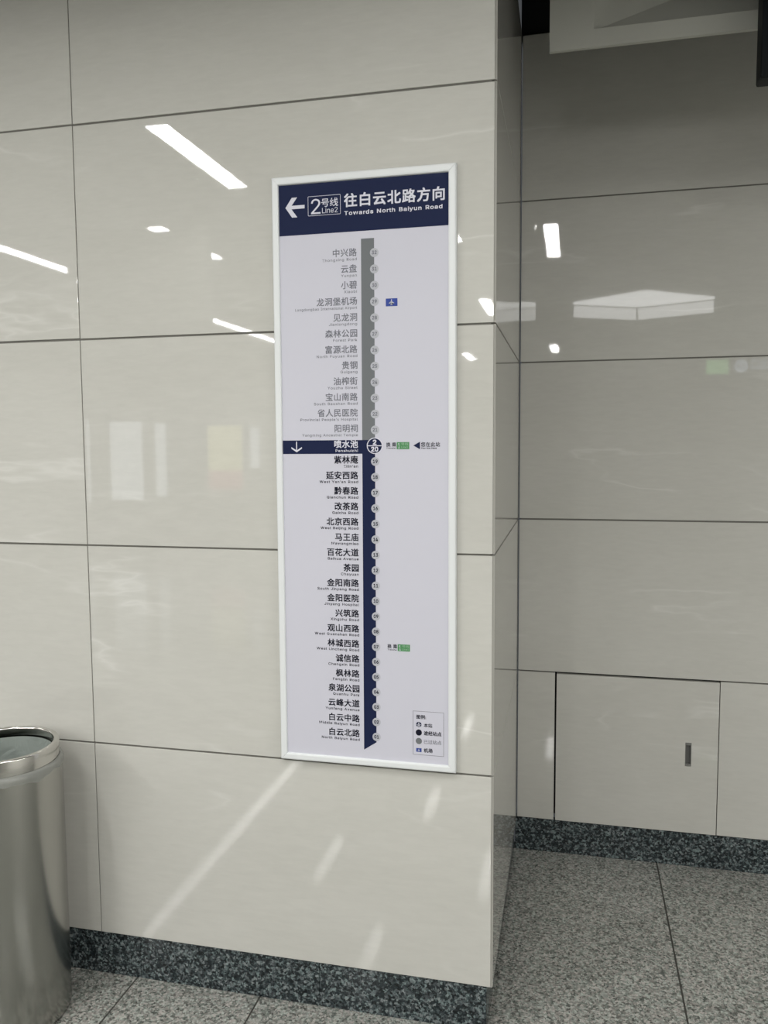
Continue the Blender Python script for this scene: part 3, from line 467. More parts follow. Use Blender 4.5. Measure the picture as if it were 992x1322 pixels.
c 198 +V*@+=*C+(*L*n*[*a*p*X+0*U+L*X+i*a,**n,=+(,L+=,U+V,X+d,W+q,U+},P,1,J,:,B,B,9,H,.,M+y,/+r,-+y,),)+|,.+v,3+o,7+h,:+`,<+V,=+D,:+7,3+,,(*{+p*w+_*u+L*w+9*{+)+,*q+7*f+D*_+V*[+`*]+h*_+p*b+v*f+|*k,**q,-*x,0+),M*x,I*l,C*a,;*W,1*O+}*H+q*D+d*A (3(5(4(3(6(5(2(6(3(2(7(6(2(8(7(1(8(2(1(9(8(1(E(9(E(:(9(0(F(1(F(E(1(D(:(E(C(:(D(0(G(F(B(:(C(B(;(:(A(;(B(@(;(A(0(H(G(?(;(@(?(<(;(/(H(0(>(<(?(/(I(H(>(=(<(/(J(I(.(J(/(.(K(J(-(K(.(-(L(K(-(M(L(,(M(-(,(N(M(X(Z(Y(X([(Z(W([(X(V([(W(,(O(N(+(O(,(V(]([(U(](V(T(](U(+(P(O(S(](T(S(^(](R(^(S(+(Q(P(Q(^(R(+(^(Q(*(^(+(*(_(^(*(`(_()(`(*()(a(`()(b(a(((b()
d 212 +P*@+9*C*}*L*m*[*`*o*X+0*U+L*X+i*`,**m,>*},L+9,U+P,X+a,W+m,R+w,L,(,E,-,>,1,8,3,8,3-@,R-@,R*D,4*D,4*b,1*b,-*[+~*T+w*L+m*F+a*A+T*[+e*_+s*e+}*p,.+(,2+9,4+M,2+a,.+r+},)+s,4+e,;+T,=+D,;+6,4+,,)*{+r*w+a*u+M*w+9*{+(+,*q+7*f+D*_ (;(=(<(;(>(=(3(5(4(3(6(5(2(6(3(2(7(6(1(7(2(1(8(7(1(9(8(0(T(1(T(S(1(S(9(1(S(:(9(R(:(S(Q(:(R(0(U(T(Q(;(:(Q(P(;(P(O(;(O(>(;(0(V(U(/(V(0(/(W(V(N(>(O(/(X(W(.(X(/(M(>(N(.(Y(X(.(Z(Y(L(>(M(-(Z(.(-([(Z(K(>(L(,([(-(,(]([(J(@(K(@(>(K(,(^(](I(@(J(+(^(,(+(_(^(H(A(I(A(@(I(H(B(A(?(>(@(+(G(_(G(B(H(+(B(G(+(C(B(*(C(+(*(D(C(*(E(D()(E(*()(F(E(((F()
e 202 +X*@+>*C+(*L*n*[*a*o*X+0*U+K*X+h*a,)*m,=+(,L+<,U+U,X+e,W+t,S,+,L,8,B,B,5,K+|,P+h,R+O,R+C*j+C*j+],A+],3+S,1+f,-+u+|,++r,5+e,;+U,=+E,;+7,5+,,+*{+v*w+h*u+W*u+G*w+3*|*z+.*m+:*d+H*^+X*[+d*]+n*_+v*d+~*i,-*q,1*z,N*r,I*e,@*X,4*N+|*F+l*A (3(5(4(3(6(5(2(6(3(2(7(6(2(8(7(1(8(2(1(G(8(G(9(8(1(H(G(F(9(G(0(H(1(E(9(F(0(I(H(E(:(9(D(:(E(0(J(I(C(:(D(0(K(J(/(K(0(C(;(:(/(L(K(B(;(C(B(@(;(@(<(;(.(?(/(?(L(/(?(M(L(A(@(B(.(>(?(M(@(?(M(<(@(N(<(M(N(=(<(-(>(.(O(=(N(-(=(>(-(O(=(-(P(O(,(P(-(,(Q(P(Y([(Z(Y(]([(X(](Y(+(Q(,(+(R(Q(W(](X(W(^(](+(S(R(V(^(W(U(^(V(+(T(S(T(^(U(+(^(T(*(^(+(*(_(^(*(`(_()(`(*()(a(`(((a()
f 127 +a,V+a,<*G,<*G,V*m*D*m,q*o-)*u-5*~->+2-E+>-J+L-K+U-K+^-I+d-H+h-F+a-,+^--+Y-.+U-/+O-/+C--+;-(+6,v+5,j+5*D (2(4(3(2(5(4(1(5(2(1(6(5(1(7(6(1(8(7(0(9(1(9(8(1(/(;(0(;(:(0(:(9(0(.(<(/(<(;(/(.(=(<(.(>(=(-(>(.(-(?(>(-(@(?(,(@(-(,(A(@(*(((+(*()((
g 213 +U)O+B)P+1)T*z)[*n)d*e)n*^)x*x*0*|**++)z+2)t+;)o+G)k+U)j+k)m+|)u,0*-,4*A,4*g,1*g,-*a+~*Y+w*R+m*L+a*H+O*F+:*I*}*Q*m*`*a*r*X+2*U+N*X+j*`,+*m,>*},L+:,U+P,X+a,W+n,R+x,L,(,E,.,>,2,7,5,7,5,V,R,V,R*@,O*),G)n,:)`,))V+l)Q+T*c+e*e+s*k+}*t,.++,3+;,4+N,3+b,.+s+},*+s,4+f,;+T,=+D,;+7,4+,,)*{+r*w+b*u+N*w+<*{+++,*u+7*k+D*e (L(N(M(L(O(N(T(V(U(T(W(V(K(O(L(K(P(O(J(P(K(J(Q(P(J(R(Q(I(k(J(k(j(J(j(R(J(j(S(R(i(S(j(h(S(i(I(l(k(h(T(S(h(g(T(g(f(T(f(e(T(e(W(T(I(m(l(H(m(I(H(n(m(H(o(n(G(o(H(d(W(e(G(p(o(G(q(p(c(W(d(F(q(G(F(r(q(b(W(c(E(r(F(E(s(r(a(:(b(:(W(b(E(t(s(`(:(a(D(t(E(D(u(t(_(;(`(;(:(`(_(<(;(9(W(:(D(^(u(^(<(_(D(<(^(D(=(<(C(=(D(C(>(=(C(?(>(B(?(C(B(@(?(A(@(B(8(W(9(8(X(W(.(0(/(7(X(8(.(1(0(7(Y(X(.(2(1(-(2(.(6(Y(7(-(3(2(-(4(3(6(Z(Y(,(4(-(5(Z(6(,(5(4(,(Z(5(+(Z(,(+([(Z(*([(+(*(]([()(](*()(((]
h 205 *~+`*~*D*_*D*_-@*~-@*~,(*x,(+,,>+:,M+L,U+a,X+s,V,,,P,9,F,B,8,I+},K+g,K*D,,*D,,+e,)+x+w,0+j,9+W,=+J,;+>,7+5,/+-+|+(+p (*(,(+(*(.(,(.(-(,(1(3(2(1(4(3(0(4(1(0(5(4(/(5(0(/(?(5(?(6(5(.(A(/(A(@(/(@(?(/(>(6(?(=(6(>(=(7(6(.(B(A(<(7(=(.(C(B(*(D(.(D(C(.(<(8(7(;(8(<(*(((D(;(9(8(:(9(;(*()((
i 83 *o,v*g,x*`,|*Z-,*Y-4*Z-;*`-B*g-F*o-H*w-F*~-B+,-;+--4+,-,*~,|*w,x*_*D*_,V*~,V*~*D (8(:(9(8(;(:(/(1(0(.(1(/(.(2(1(-(2(.(-(3(2(,(3(-(,(4(3(+(4(,(+(5(4(*(5(+(*(6(5()(6(*()(7(6(((7()
j 83 *o,v*g,x*`,|*Z-,*X-4*Z-;*`-B*g-F*o-H*w-F*~-B++-;+--4++-,*~,|*w,x*_,V*~,V*~*5*|)|*x)n*p)c*e)Y*W)T*F)S*?)S*?)p*E)p*P)q*X)w*^*)*_*5 (G(9(8(G(:(9(F(:(G(F(;(:(E(;(F(E(<(;(D(<(E(C(<(D(A(C(B(A(<(C(A(=(<(A(>(=(A(?(>(A(@(?(/(1(0(.(1(/(.(2(1(-(2(.(-(3(2(,(3(-(,(4(3(+(4(,(+(5(4(*(5(+(*(6(5()(6(*()(7(6(((7()
k 190 *|+2*|+X+*+X+},V,L,V+J+R+G+R*_*D*_-@*~-@*~*D,+*D+8+K+N+a,R*D (/(1(0(/()(1()(2(1(*(,(+(*(5(,(5(-(,(*(4(5(-(6(5(/((()(2(*()(2(4(*(((-(.(((6(-(2(3(4(/(6(((2(6(/(3(6(2
l 95 +4*C*w*F*j*N*b*]*_*o*_-@*~-@*~*v+(*k+**d+/*`+7*_+;*_+>*_+A*`+C*`+H*E+D*D+?*D+9*C (,(.(-(,(/(.(,(0(/(+(0(,(+(1(0(+(2(1(+(3(2(6(8(7(5(8(6(4(8(5(3(8(4(+(8(3(*(8(+()(8(*(((8()(((9(8(((:(9(((;(:
m 305 *_*D*_,V*},V*},,*{,,+),:+0,E+9,N+D,T+P,X+],Y+p,V,(,L,2,>,8,+,4,+,9,8,A,D,J,M,V,S,e,X,s,Y-,,W-;,R-G,I-P,<-V,,-X+o-X*D-:*D-:+n-7,)-.,4,y,;,j,=,^,<,S,8,K,1,E,),A+v,@+k,@*D+x*D+x+q+u,(+m,4+b,;+R,=+G,<+=,8+4,2+-,)+(+t*~+f*~*D (1(3(2(<(>(=(0(3(1(;(>(<(;(?(>(0(4(3(((*()(((,(*(,(+(*(/(4(0(:(?(;(:(@(?(.(4(/(9(@(:(.(5(4(9(A(@(-(W(.(W(5(.(8(J(9(J(A(9(W(V(5(V(6(5(-(X(W(8(K(J(I(A(J(I(B(A(-(Y(X(8(L(K(H(B(I(U(6(V(,(Y(-(7(L(8(,(Z(Y(7(M(L(G(B(H(T(7(U(7(6(U(,([(Z(7(N(M(G(C(B(((](,(]([(,(T(N(7(T(O(N(F(C(G(S(O(T(S(P(O(((^(](R(P(S(F(D(C(E(D(F(R(Q(P(((_(^
n 205 *~+`*~*D*_*D*_,V*},V*},(*x,(+,,>+:,M+L,U+a,X+s,V,+,P,8,F,B,8,H+},K+g,K*D,,*D,,+e,)+x+w,0+j,9+W,=+J,;+>,7+5,/+-+|+(+p (1(3(2(1(4(3(*(,(+(*(.(,(.(-(,(0(4(1(0(5(4(/(5(0(/(?(5(?(6(5(.(A(/(A(@(/(@(?(/(>(6(?(=(6(>(=(7(6(.(B(A(<(7(=(.(C(B(*(D(.(D(C(.(<(8(7(;(8(<(*(((D(;(9(8(:(9(;(*()((
o 208 +V*@+=*C+(*L*n*[*a*p*X+0*U+L*X+i*a,**n,=+(,L+=,U+V,X+o,U,-,L,?,=,L,*,T+i,W+L,T+0,L*p,?*[,-*L+o*C+V*[+h*_+v*f,**q,2+),6+9,8+L,6+_,2+p,*,(+v,3+h,:+V,=+D,:+7,3+,,(*{+p*w+_*u+L*w+9*{+)+,*q+7*f+D*_ (3(5(4(2(5(3(2(6(5(1(6(2(1(7(6(0(M(1(M(L(1(L(7(1(L(K(7(K(8(7(0(N(M(J(8(K(0(O(N(I(8(J(/(O(0(I(9(8(/(P(O(H(9(I(/(Q(P(G(9(H(.(Q(/(G(:(9(.(R(Q(F(:(G(-(R(.(-(S(R(E(:(F(E(;(:(-(T(S(D(;(E(D(<(;(,(T(-(,(U(T(C(<(D(,(V(U(B(<(C(+(V(,(B(=(<(+(W(V(A(=(B(+(@(W(@(=(A(+(=(@(*(=(+(*(>(=()(>(*()(?(>(((?()
p 212 *_)S*_,V*},V*},8+),8+-,>+3,E+:,L+D,R+P,W+b,X+x,U,4,L,E,>,Q,*,Y+i,[+L,Y+0,Q*o,E*[,5*L+x*C+b*@+Q*A+D*F+:*L+3*T+-*[+)*b*~*b*~)S+]*[+m*_+{*f,.*q,6+(,;+9,<+M,;+a,6+r,.,)+{,4+m,;+],=+L,;+?,4+4,)+,+r+(+a*}+M+(+9+-+(+4*p+?*e+L*_ (1(3(2(0(3(1(((*()(((+(*(0(4(3(/(4(0(/(5(4(.(5(/(-(5(.(-(S(5(S(R(5(R(6(5(,(S(-(,(T(S(,(U(T(Q(6(R(((,(+(((X(,(X(W(,(W(V(,(V(U(,(P(6(Q(P(7(6(O(7(P(N(7(O(N(8(7(((Y(X(M(8(N(((Z(Y(L(8(M(L(9(8(K(9(L((([(Z(K(:(9(J(:(K(((E([(E(]([(I(:(J(E(^(](I(;(:(H(;(I(E(D(^(D(_(^(((F(E(C(_(D(G(;(H(C(G(_(C(;(G(B(;(C(B(<(;(A(<(B(@(<(A(@(=(<(?(=(@(?(>(=
r 130 *_*D*_,V*},V*},8+(,8+/,E+:,P+H,V+Y,X+],X+b,X+f,X+i,X+i,9+f,:+b,:+[,;+U,;+I,9+>,5+4,/+-+}+(+r*~+e*~*D (/(1(0(/(2(1(/(3(2(/(4(3(/(5(4(.(5(/(((*()(((+(*(-(5(.(,(9(-(9(8(-(8(7(-(7(6(-(6(5(-(,(:(9(,(;(:(((,(+(((>(,(>(=(,(=(<(,(<(;(,(((?(>(((@(?
s 182 +I*@+6*A*}*F*o*M*d*W*[*e*V*t*t*z*z*m+,*c+9*^+I*[+Z*^+i*d+r*m+u*x+s+*+n+2+e+8+X+<+9+C*y+K*i+V*`+f*[+x*_,0*f,>*p,I+(,Q+8,V+L,X+_,W+n,R+{,K,-,B,5,6,:,)+u+z+p,-+h,6+],<+L,>+<,<+/,6*~,.*{+z*}+p+,+i+6+c+D+^+b+W+x+O,1+D,:+5,>*z,;*j,4*],)*P+q*G+_*B (E(G(F(E(H(G(D(H(E(D(I(H(C(I(D(C(J(I(B(J(C(B(Q(J(Q(K(J(B(R(Q(P(K(Q(A(R(B(A(S(R(O(K(P(A(T(S(O(L(K(N(L(O(@(T(A(@(U(T(M(L(N(@(V(U(?(V(@(?(W(V(?(X(W(>(X(?(>(Y(X(>(Z(Y(>([(Z(=([(>(=(]([(<(](=(<(^(](;(^(<(:(^(;(9(^(:(9(_(^(8(_(9(7(_(8(.(0(/(7(`(_(6(`(7(-(0(.(5(`(6(-(1(0(5(a(`(,(1(-(4(a(5(,(2(1(3(a(4(,(3(2(3(b(a(,(b(3(+(b(,(+(c(b(*(c(+(*(d(c()(d(*()(((d
t 114 +T,V+T,<*G,<*G,V*e-.+--.+-*v+.*k+2*d+9*_+C*^+F*^+K*_+O*_+S*`+Y*E+T*D+N*C+H*B+B*B+,*E*s*O*i*_*e*s (?(-(,(?(.(-(*(((+(*()(((?(/(.(>(/(?(>(0(/(>(1(0(5(7(6(>(2(1(4(7(5(=(2(>(3(7(4(2(7(3(=(7(2(<(7(=(;(7(<(;(8(7(;(9(8(;(:(9
u 205 +I*A+7*C*~*I*q*S*h*b*a*t*_+3*_,V*~,V*~+6+**y+2*j+@*a+R*^+`*`+l*d+u*k+}*u,*++,,+:,,,V,K,V,K*D,-*D,-*s,2*s+~*[+p*L+^*D (.(0(/(.(1(0(;(=(<(;(>(=(:(>(;(.(2(1(-(2(.(9(A(:(A(>(:(-(3(2(8(@(9(@(A(9(,(3(-(8(B(@(B(?(@(B(>(A(7(B(8(,(4(3(6(B(7(+(4(,(+(5(4(5(B(6(+(B(5(+(C(B(?(>(B(*(C(+(*(D(C()(D(*()(((D
v 195 +?*D*M,V*o,V+A+<+F+*+K*p+P*`+U*N+J*N+O*`+S*p+X+*+_+<,0,V,R,V+`*D (((*()(((+(*(4(6(5(4(7(6(((,(+(3(7(4(((-(,(2(7(3(((1(-(1(.(-(1(.(2(.(7(2(((0(1(/(7(.(((/(0(((7(/
w 284 +3*D*O,V*q,V+1+Y+6+G+;+2+@*s+F*Y+@*Y+F*r+K+1+P+F+U+Y+m,V,6,V,M+Y,R+F,W+2,]*r,b*Y,]*Y,b*r,g+2,m+F,r+Y-2,V-R,V,p*D,P*D,7+D,4+Q,0+_,-+m,)+{+},2+y,A,),A+},3+y+{+v+m+r+_+o+Q+k+D+Q*D (((*()(((+(*(4(K(5(K(6(5(K(L(6(L(7(6(@(B(A(@(C(B(4(J(K(M(7(L(N(J(M(J(7(M(4(N(J(N(I(J(4(O(N(4(P(O(4(Q(P(((,(+(3(Q(4(?(C(@(3(R(Q(((-(,(>(C(?(2(R(3(2(S(R(((.(-(=(C(>(1(S(2(((0(.(0(/(.(<(;(=(0(S(1(((S(0
x 189 *N*D+D+[+D+D*R,V*w,V+8,1+@+z+H+n+O+b+V+U+F+U+M+b+S+n+Z+z+d,1+|,V,H,V+V+B+V+Y,K*D+~*D+b*p+Y*}+R+2+K+>+D+I+T+I+M+>+G+2+@*}+8*p*s*D (*(,(+(*(-(,(6(8(7(6(9(8(*(.(-(5(9(6(*()(.()(/(.(4(:(5(:(9(5()(3(/(3(0(/(3(0(4(0(:(4()(2(3(1(:(0(((2()(1(;(:(((A(2(A(1(2(A(B(1(B(;(1(((@(A(C(;(B(((D(@(D(?(@(D(?(C(?(;(C(((E(D(>(;(?(((F(E(=(;(>(((G(F(<(;(=
y 195 *])U*d)p*i)o*q)n*y)o+))q+/)v+5)~+9*2+?*C*M,V*o,V+A+<+F+*+K*p+P*`+U*N+J*N+O*`+S*p+X+*+_+<,1,V,R,V+T)~+N)p+F)e+>)]+4)V+()S*s)Q*l)R*e)R*`)T (1(3(2(1(4(3(=(?(>(=(@(?(1(5(4(<(@(=(;(8(<(8(@(<(1(6(5(:(7(;(7(8(;(1(:(6(:(7(6(1(9(:(1(8(9(1(@(8(0(@(1(/(@(0(/(A(@(.(A(/(-(A(.(,(A(-(,(B(A(((*()(((+(*(+(B(,(((B(+(((C(B(((D(C(((E(D(I(E(((H(E(I(H(F(E(G(F(H
z 190 *Y*D*Y*[+n,8+n,9*],9*],V,>,V,>,=+-*c+-*a,A*a,A*D (,(.(-(,(/(.(,(+(/(+(*(/(*(0(/()(0(*()(1(0()(2(1()(3(2(((3()
'''
_A = ''.join(chr(c) for c in range(40, 127) if c != 92)
def _two(s_): return [_A.index(s_[i]) * 86 + _A.index(s_[i + 1]) for i in range(0, len(s_), 2)]
LATIN = {}
for ln in GLYPHS.strip().split('\n'):
    ch_, adv_, pts_, tri_ = ln.split(' ')
    q_ = [n_ - 200 for n_ in _two(pts_)]; t_ = _two(tri_)
    LATIN[ch_] = (int(adv_) / 500, [(q_[i] / 500, q_[i + 1] / 500) for i in range(0, len(q_), 2)], [tuple(t_[i:i + 3]) for i in range(0, len(t_), 3)])
_cache = {}
def text_geo(body, offset=0.0, spacing=1.0):
    key = (body, offset, spacing)
    if key in _cache: return _cache[key]
    if all(c_ == ' ' or c_ in LATIN for c_ in body):
        vs, fs, x = [], [], 0.0
        for c_ in body:
            if c_ == ' ': x += 0.26 * spacing; continue
            adv, pts, tri = LATIN[c_]
            n0 = len(vs)
            vs += [(x + px, py) for px, py in pts]; fs += [tuple(n0 + i for i in f_) for f_ in tri]
            x += adv * spacing
        _cache[key] = (vs, fs)
        return vs, fs
    c = bpy.data.curves.new('lettering', 'FONT')
    c.body = body; c.size = 1.0; c.resolution_u = 3; c.offset = offset; c.space_character = spacing
    c.fill_mode = 'FRONT'
    o = bpy.data.objects.new('lettering', c); COL.objects.link(o)
    bpy.context.view_layer.update()
    dg = bpy.context.evaluated_depsgraph_get()
    me = bpy.data.meshes.new_from_object(o.evaluated_get(dg))
    vs = [(v.co.x, v.co.y) for v in me.vertices]; fs = [tuple(p.vertices) for p in me.polygons]
    bpy.data.objects.remove(o); bpy.data.curves.remove(c); bpy.data.meshes.remove(me)
    _cache[key] = (vs, fs)
    return vs, fs

def put_text(bm, body, v0, size, y, u0=None, u1=None, uc=None, width=None, height=None, offset=0.02, spacing=1.0, mat=0, xs=1.0, flip=False):
    """baseline v0 (or ink bottom when height is given); u0 left, u1 right or uc centre; width fits the ink in u"""
    vs, fs = text_geo(body, 0.0, spacing)
    x0 = min(p[0] for p in vs); x1 = max(p[0] for p in vs); y0 = min(p[1] for p in vs); y1 = max(p[1] for p in vs)
    if height: sy = height / (y1 - y0); base = v0 - y0 * sy
    else: sy = size; base = v0
    sx = width / (x1 - x0) if width else sy * xs
    w_ = (x1 - x0) * sx
    left = u0 if u0 is not None else (u1 - w_ if u1 is not None else uc - w_ / 2)
    # heavier strokes: the same outline printed again a hair to each side
    sh_ = [(0, 0)] if offset < 0.004 else [(0, 0), (1, 1), (-1, 1), (1, -1), (-1, -1)]
    for n_, (ox_, oy_) in enumerate(sh_):
        new = [bm.verts.new((left + (px - x0 + ox_ * offset) * sx, y - 0.000004 * n_, base + (py + oy_ * offset) * sy)) for px, py in vs]
        for f in fs:
            try:
                fc = bm.faces.new([new[i] for i in (f if not flip else f[::-1])]); fc.material_index = mat
            except ValueError: pass
    return left, left + w_

def disc(bm, u, v, r, y, n=40, mat=0, back=0.0006):
    plate(bm, [(u + r * math.cos(2 * math.pi * i / n), v + r * math.sin(2 * math.pi * i / n)) for i in range(n)], y, y + back, mat)

def ringpl(bm, u, v, r0, r1, y, n=48, mat=0):
    A = [bm.verts.new((u + r0 * math.cos(2 * math.pi * i / n), y, v + r0 * math.sin(2 * math.pi * i / n))) for i in range(n)]
    B = [bm.verts.new((u + r1 * math.cos(2 * math.pi * i / n), y, v + r1 * math.sin(2 * math.pi * i / n))) for i in range(n)]
    for i in range(n):
        bm.faces.new((A[i], B[i], B[(i + 1) % n], A[(i + 1) % n])).material_index = mat

# ------------------------------------------------------------------ the route sign
SW, SH = 0.498, 1.596
FY = -0.0185       # frame front
PY = -0.0125       # printed face
sg = thing('route_sign', 'tall white-framed station list sign with a navy header on the pillar wall', 'sign', (-0.598, 0.0, 0.7395))
IN0, IN1, IV0, IV1 = 0.0195, 0.4772, 0.0200, 1.5742
def rail(o0, o1, i0, i1):
    """one mitred rail of the snap frame: outer edge o0-o1, inner edge i0-i1, with a softly stepped profile"""
    bm = bmesh.new()
    prof = [(0.0, -0.0006), (0.0, FY + 0.0045), (0.10, FY + 0.0010), (0.22, FY), (0.78, FY), (0.93, FY + 0.0012), (1.0, PY - 0.0004), (1.0, -0.0006)]
    g = 0.0001
    ends = []
    for o, i in ((o0, i0), (o1, i1)):
        ends.append([bm.verts.new((o[0] + (i[0] - o[0]) * f, y, o[1] + (i[1] - o[1]) * f)) for f, y in prof])
    A, B = ends
    for k in range(len(prof)):
        j = (k + 1) % len(prof)
        bm.faces.new((A[k], B[k], B[j], A[j]))
    bm.faces.new(A[::-1]); bm.faces.new(B)
    bmesh.ops.recalc_face_normals(bm, faces=bm.faces)
    o = mesh_obj('frame_rail', bm, MT['alu'], sg)
    return o
O = [(0, 0), (SW, 0), (SW, SH), (0, SH)]
I = [(IN0, IV0), (IN1, IV0), (IN1, IV1), (IN0, IV1)]
e = 0.00035
def sh(p, q, a): # shift p towards q by a
    d_ = Vector((q[0] - p[0], q[1] - p[1])).normalized() * a; return (p[0] + d_.x, p[1] + d_.y)
for k in range(4):
    j = (k + 1) % 4
    rail(sh(O[k], O[j], e), sh(O[j], O[k], e), sh(I[k], I[j], e), sh(I[j], I[k], e))
# dark core showing in the hairline mitres
bm = bmesh.new(); box(bm, 0.004, SW - 0.004, -0.0104, -0.0005, 0.004, SH - 0.004); mesh_obj('backing_board', bm, MT['gap'], sg)
# small dark gaps at the lower outer corners of the frame
bm = bmesh.new(); plate(bm, [(IN0 - 0.0012, IV0 - 0.0012), (IN1 + 0.0012, IV0 - 0.0012), (IN1 + 0.0012, IV1 + 0.0012), (IN0 - 0.0012, IV1 + 0.0012)], PY, -0.0105)
pn = mesh_obj('printed_panel', bm, MT['print_white'], sg)
T1 = PY - 0.0003; T2 = PY - 0.0006; T3 = PY - 0.0009; T4 = PY - 0.0012
# header
bm = bmesh.new(); plate(bm, [(IN0 - 0.0005, 1.4428), (IN1 + 0.0005, 1.4428), (IN1 + 0.0005, IV1 + 0.0005), (IN0 - 0.0005, IV1 + 0.0005)], T1, PY + 0.0001)
hb = mesh_obj('header_band', bm, MT['navy'], sg); hb['label'] = 'navy header band'
bm = bmesh.new()
# left arrow: chevron and shaft
aw = 0.0125
plate(bm, [(0.0378, 1.5155), (0.0560, 1.4895), (0.0708, 1.4895), (0.0515, 1.5155), (0.0708, 1.5410), (0.0560, 1.5410)], T2, T1)
plate(bm, [(0.0480, 1.5113), (0.0915, 1.5113), (0.0915, 1.5203), (0.0480, 1.5203)], T2 - 0.0001, T1)
mesh_obj('direction_arrow', bm, MT['white'], hb)
bm = bmesh.new()
def rrect(u0, u1, v0, v1, r, n=5):
    pts = []
    for cx, cy, a0 in ((u1 - r, v0 + r, -90), (u1 - r, v1 - r, 0), (u0 + r, v1 - r, 90), (u0 + r, v0 + r, 180)):
        for i in range(n + 1):
            a = math.radians(a0 + 90 * i / n); pts.append((cx + r * math.cos(a), cy + r * math.sin(a)))
    return pts
def outline(bm, u0, u1, v0, v1, r, t_, y):
    A = rrect(u0, u1, v0, v1, r); B = rrect(u0 + t_, u1 - t_, v0 + t_, v1 - t_, max(r - t_, 0.0002))
    va = [bm.verts.new((p[0], y, p[1])) for p in A]; vb = [bm.verts.new((p[0], y, p[1])) for p in B]
    n_ = len(A)
    for i in range(n_): bm.faces.new((va[i], va[(i + 1) % n_], vb[(i + 1) % n_], vb[i]))
outline(bm, 0.1008, 0.1910, 1.4900, 1.5408, 0.0022, 0.0011, T2)
put_text(bm, '2', 1.4945, 0, T2, u0=0.1095, width=0.0262, height=0.0390, offset=0.0)
put_text(bm, '号线', 1.5115, 0, T2, u0=0.1380, width=0.0460, height=0.0215, offset=0.008)
put_text(bm, 'Line2', 1.4950, 0, T2, u0=0.1400, width=0.0428, height=0.0142, offset=0.0)
mesh_obj('line_badge', bm, MT['white'], hb)
bm = bmesh.new()
put_text(bm, '往白云北路方向', 1.5068, 0, T2, u0=0.2012, width=0.2655, height=0.0335, offset=0.024, spacing=1.125)
put_text(bm, 'Towards North Baiyun Road', 1.4862, 0.0190, T2, u0=0.2012, width=0.2600, offset=0.019, spacing=1.14)
mesh_obj('direction_text', bm, MT['white'], hb)

# line bar
BU0, BU1 = 0.2455, 0.2808
def bu(v, right=False):  # the printed bar drifts a few millimetres to the left on its way down
    return (BU1 if right else BU0) - 0.0030 * (1.4230 - v) / 1.38
bm = bmesh.new(); plate(bm, [(bu(.897), .8970), (bu(.897, 1), .8970), (bu(1.423, 1), 1.4230), (bu(1.423), 1.4230)], T1, PY + 0.0001)
pb = mesh_obj('passed_line_bar', bm, MT['grey'], sg); pb['label'] = 'grey bar of stations already passed'
bm = bmesh.new(); plate(bm, [(bu(.0448), .0448), (bu(.067, 1), .0680), (bu(.897, 1), .8970), (IN0 - 0.0005, .8970), (IN0 - 0.0005, .8602), (bu(.86), .8602)], T1, PY + 0.0001)
rb = mesh_obj('coming_line_bar', bm, MT['navy'], sg); rb['label'] = 'navy bar of stations still to come'
bm = bmesh.new()
plate(bm, [(0.0592, .8648), (0.0742, .8748), (0.0742, .8792), (0.0592, .8698), (0.0442, .8792), (0.0442, .8748)], T2, T1)
plate(bm, [(0.0578, .8680), (0.0606, .8680), (0.0606, .8938), (0.0578, .8938)], T2 - 0.0001, T1)
mesh_obj('down_arrow', bm, MT['white'], rb)

stations = [('中兴路', 'Zhongxing Road'), ('云盘', 'Yunpan'), ('小碧', 'Xiaobi'), ('龙洞堡机场', 'Longdongbao International Airport'), ('见龙洞', 'Jianlongdong'), ('森林公园', 'Forest Park'),
            ('富源北路', 'North Fuyuan Road'), ('贵钢', 'Guigang'), ('油榨街', 'Youzha Street'), ('宝山南路', 'South Baoshan Road'), ('省人民医院', "Provincial People's Hospital"), ('阳明祠', 'Yangming Ancestral Temple'),
            ('喷水池', 'Penshuichi'), ('紫林庵', "Zilin'an"), ('延安西路', "West Yan'an Road"), ('黔春路', 'Qianchun Road'), ('改茶路', 'Gaicha Road'), ('北京西路', 'West Beijing Road'), ('马王庙', 'Mawangmiao'),
            ('百花大道', 'Baihua Avenue'), ('茶园', 'Chayuan'), ('金阳南路', 'South Jinyang Road'), ('金阳医院', 'Jinyang Hospital'), ('兴筑路', 'Xingzhu Road'), ('观山西路', 'West Guanshan Road'), ('林城西路', 'West Lincheng Road'),
            ('诚信路', 'Chengxin Road'), ('枫林路', 'Fenglin Road'), ('泉湖公园', 'Quanhu Park'), ('云峰大道', 'Yunfeng Avenue'), ('白云中路', 'Middle Baiyun Road'), ('白云北路', 'North Baiyun Road')]
fix_w = {'Longdongbao International Airport': 0.172, "Provincial People's Hospital": 0.161, 'Yangming Ancestral Temple': 0.156}
ZW = None
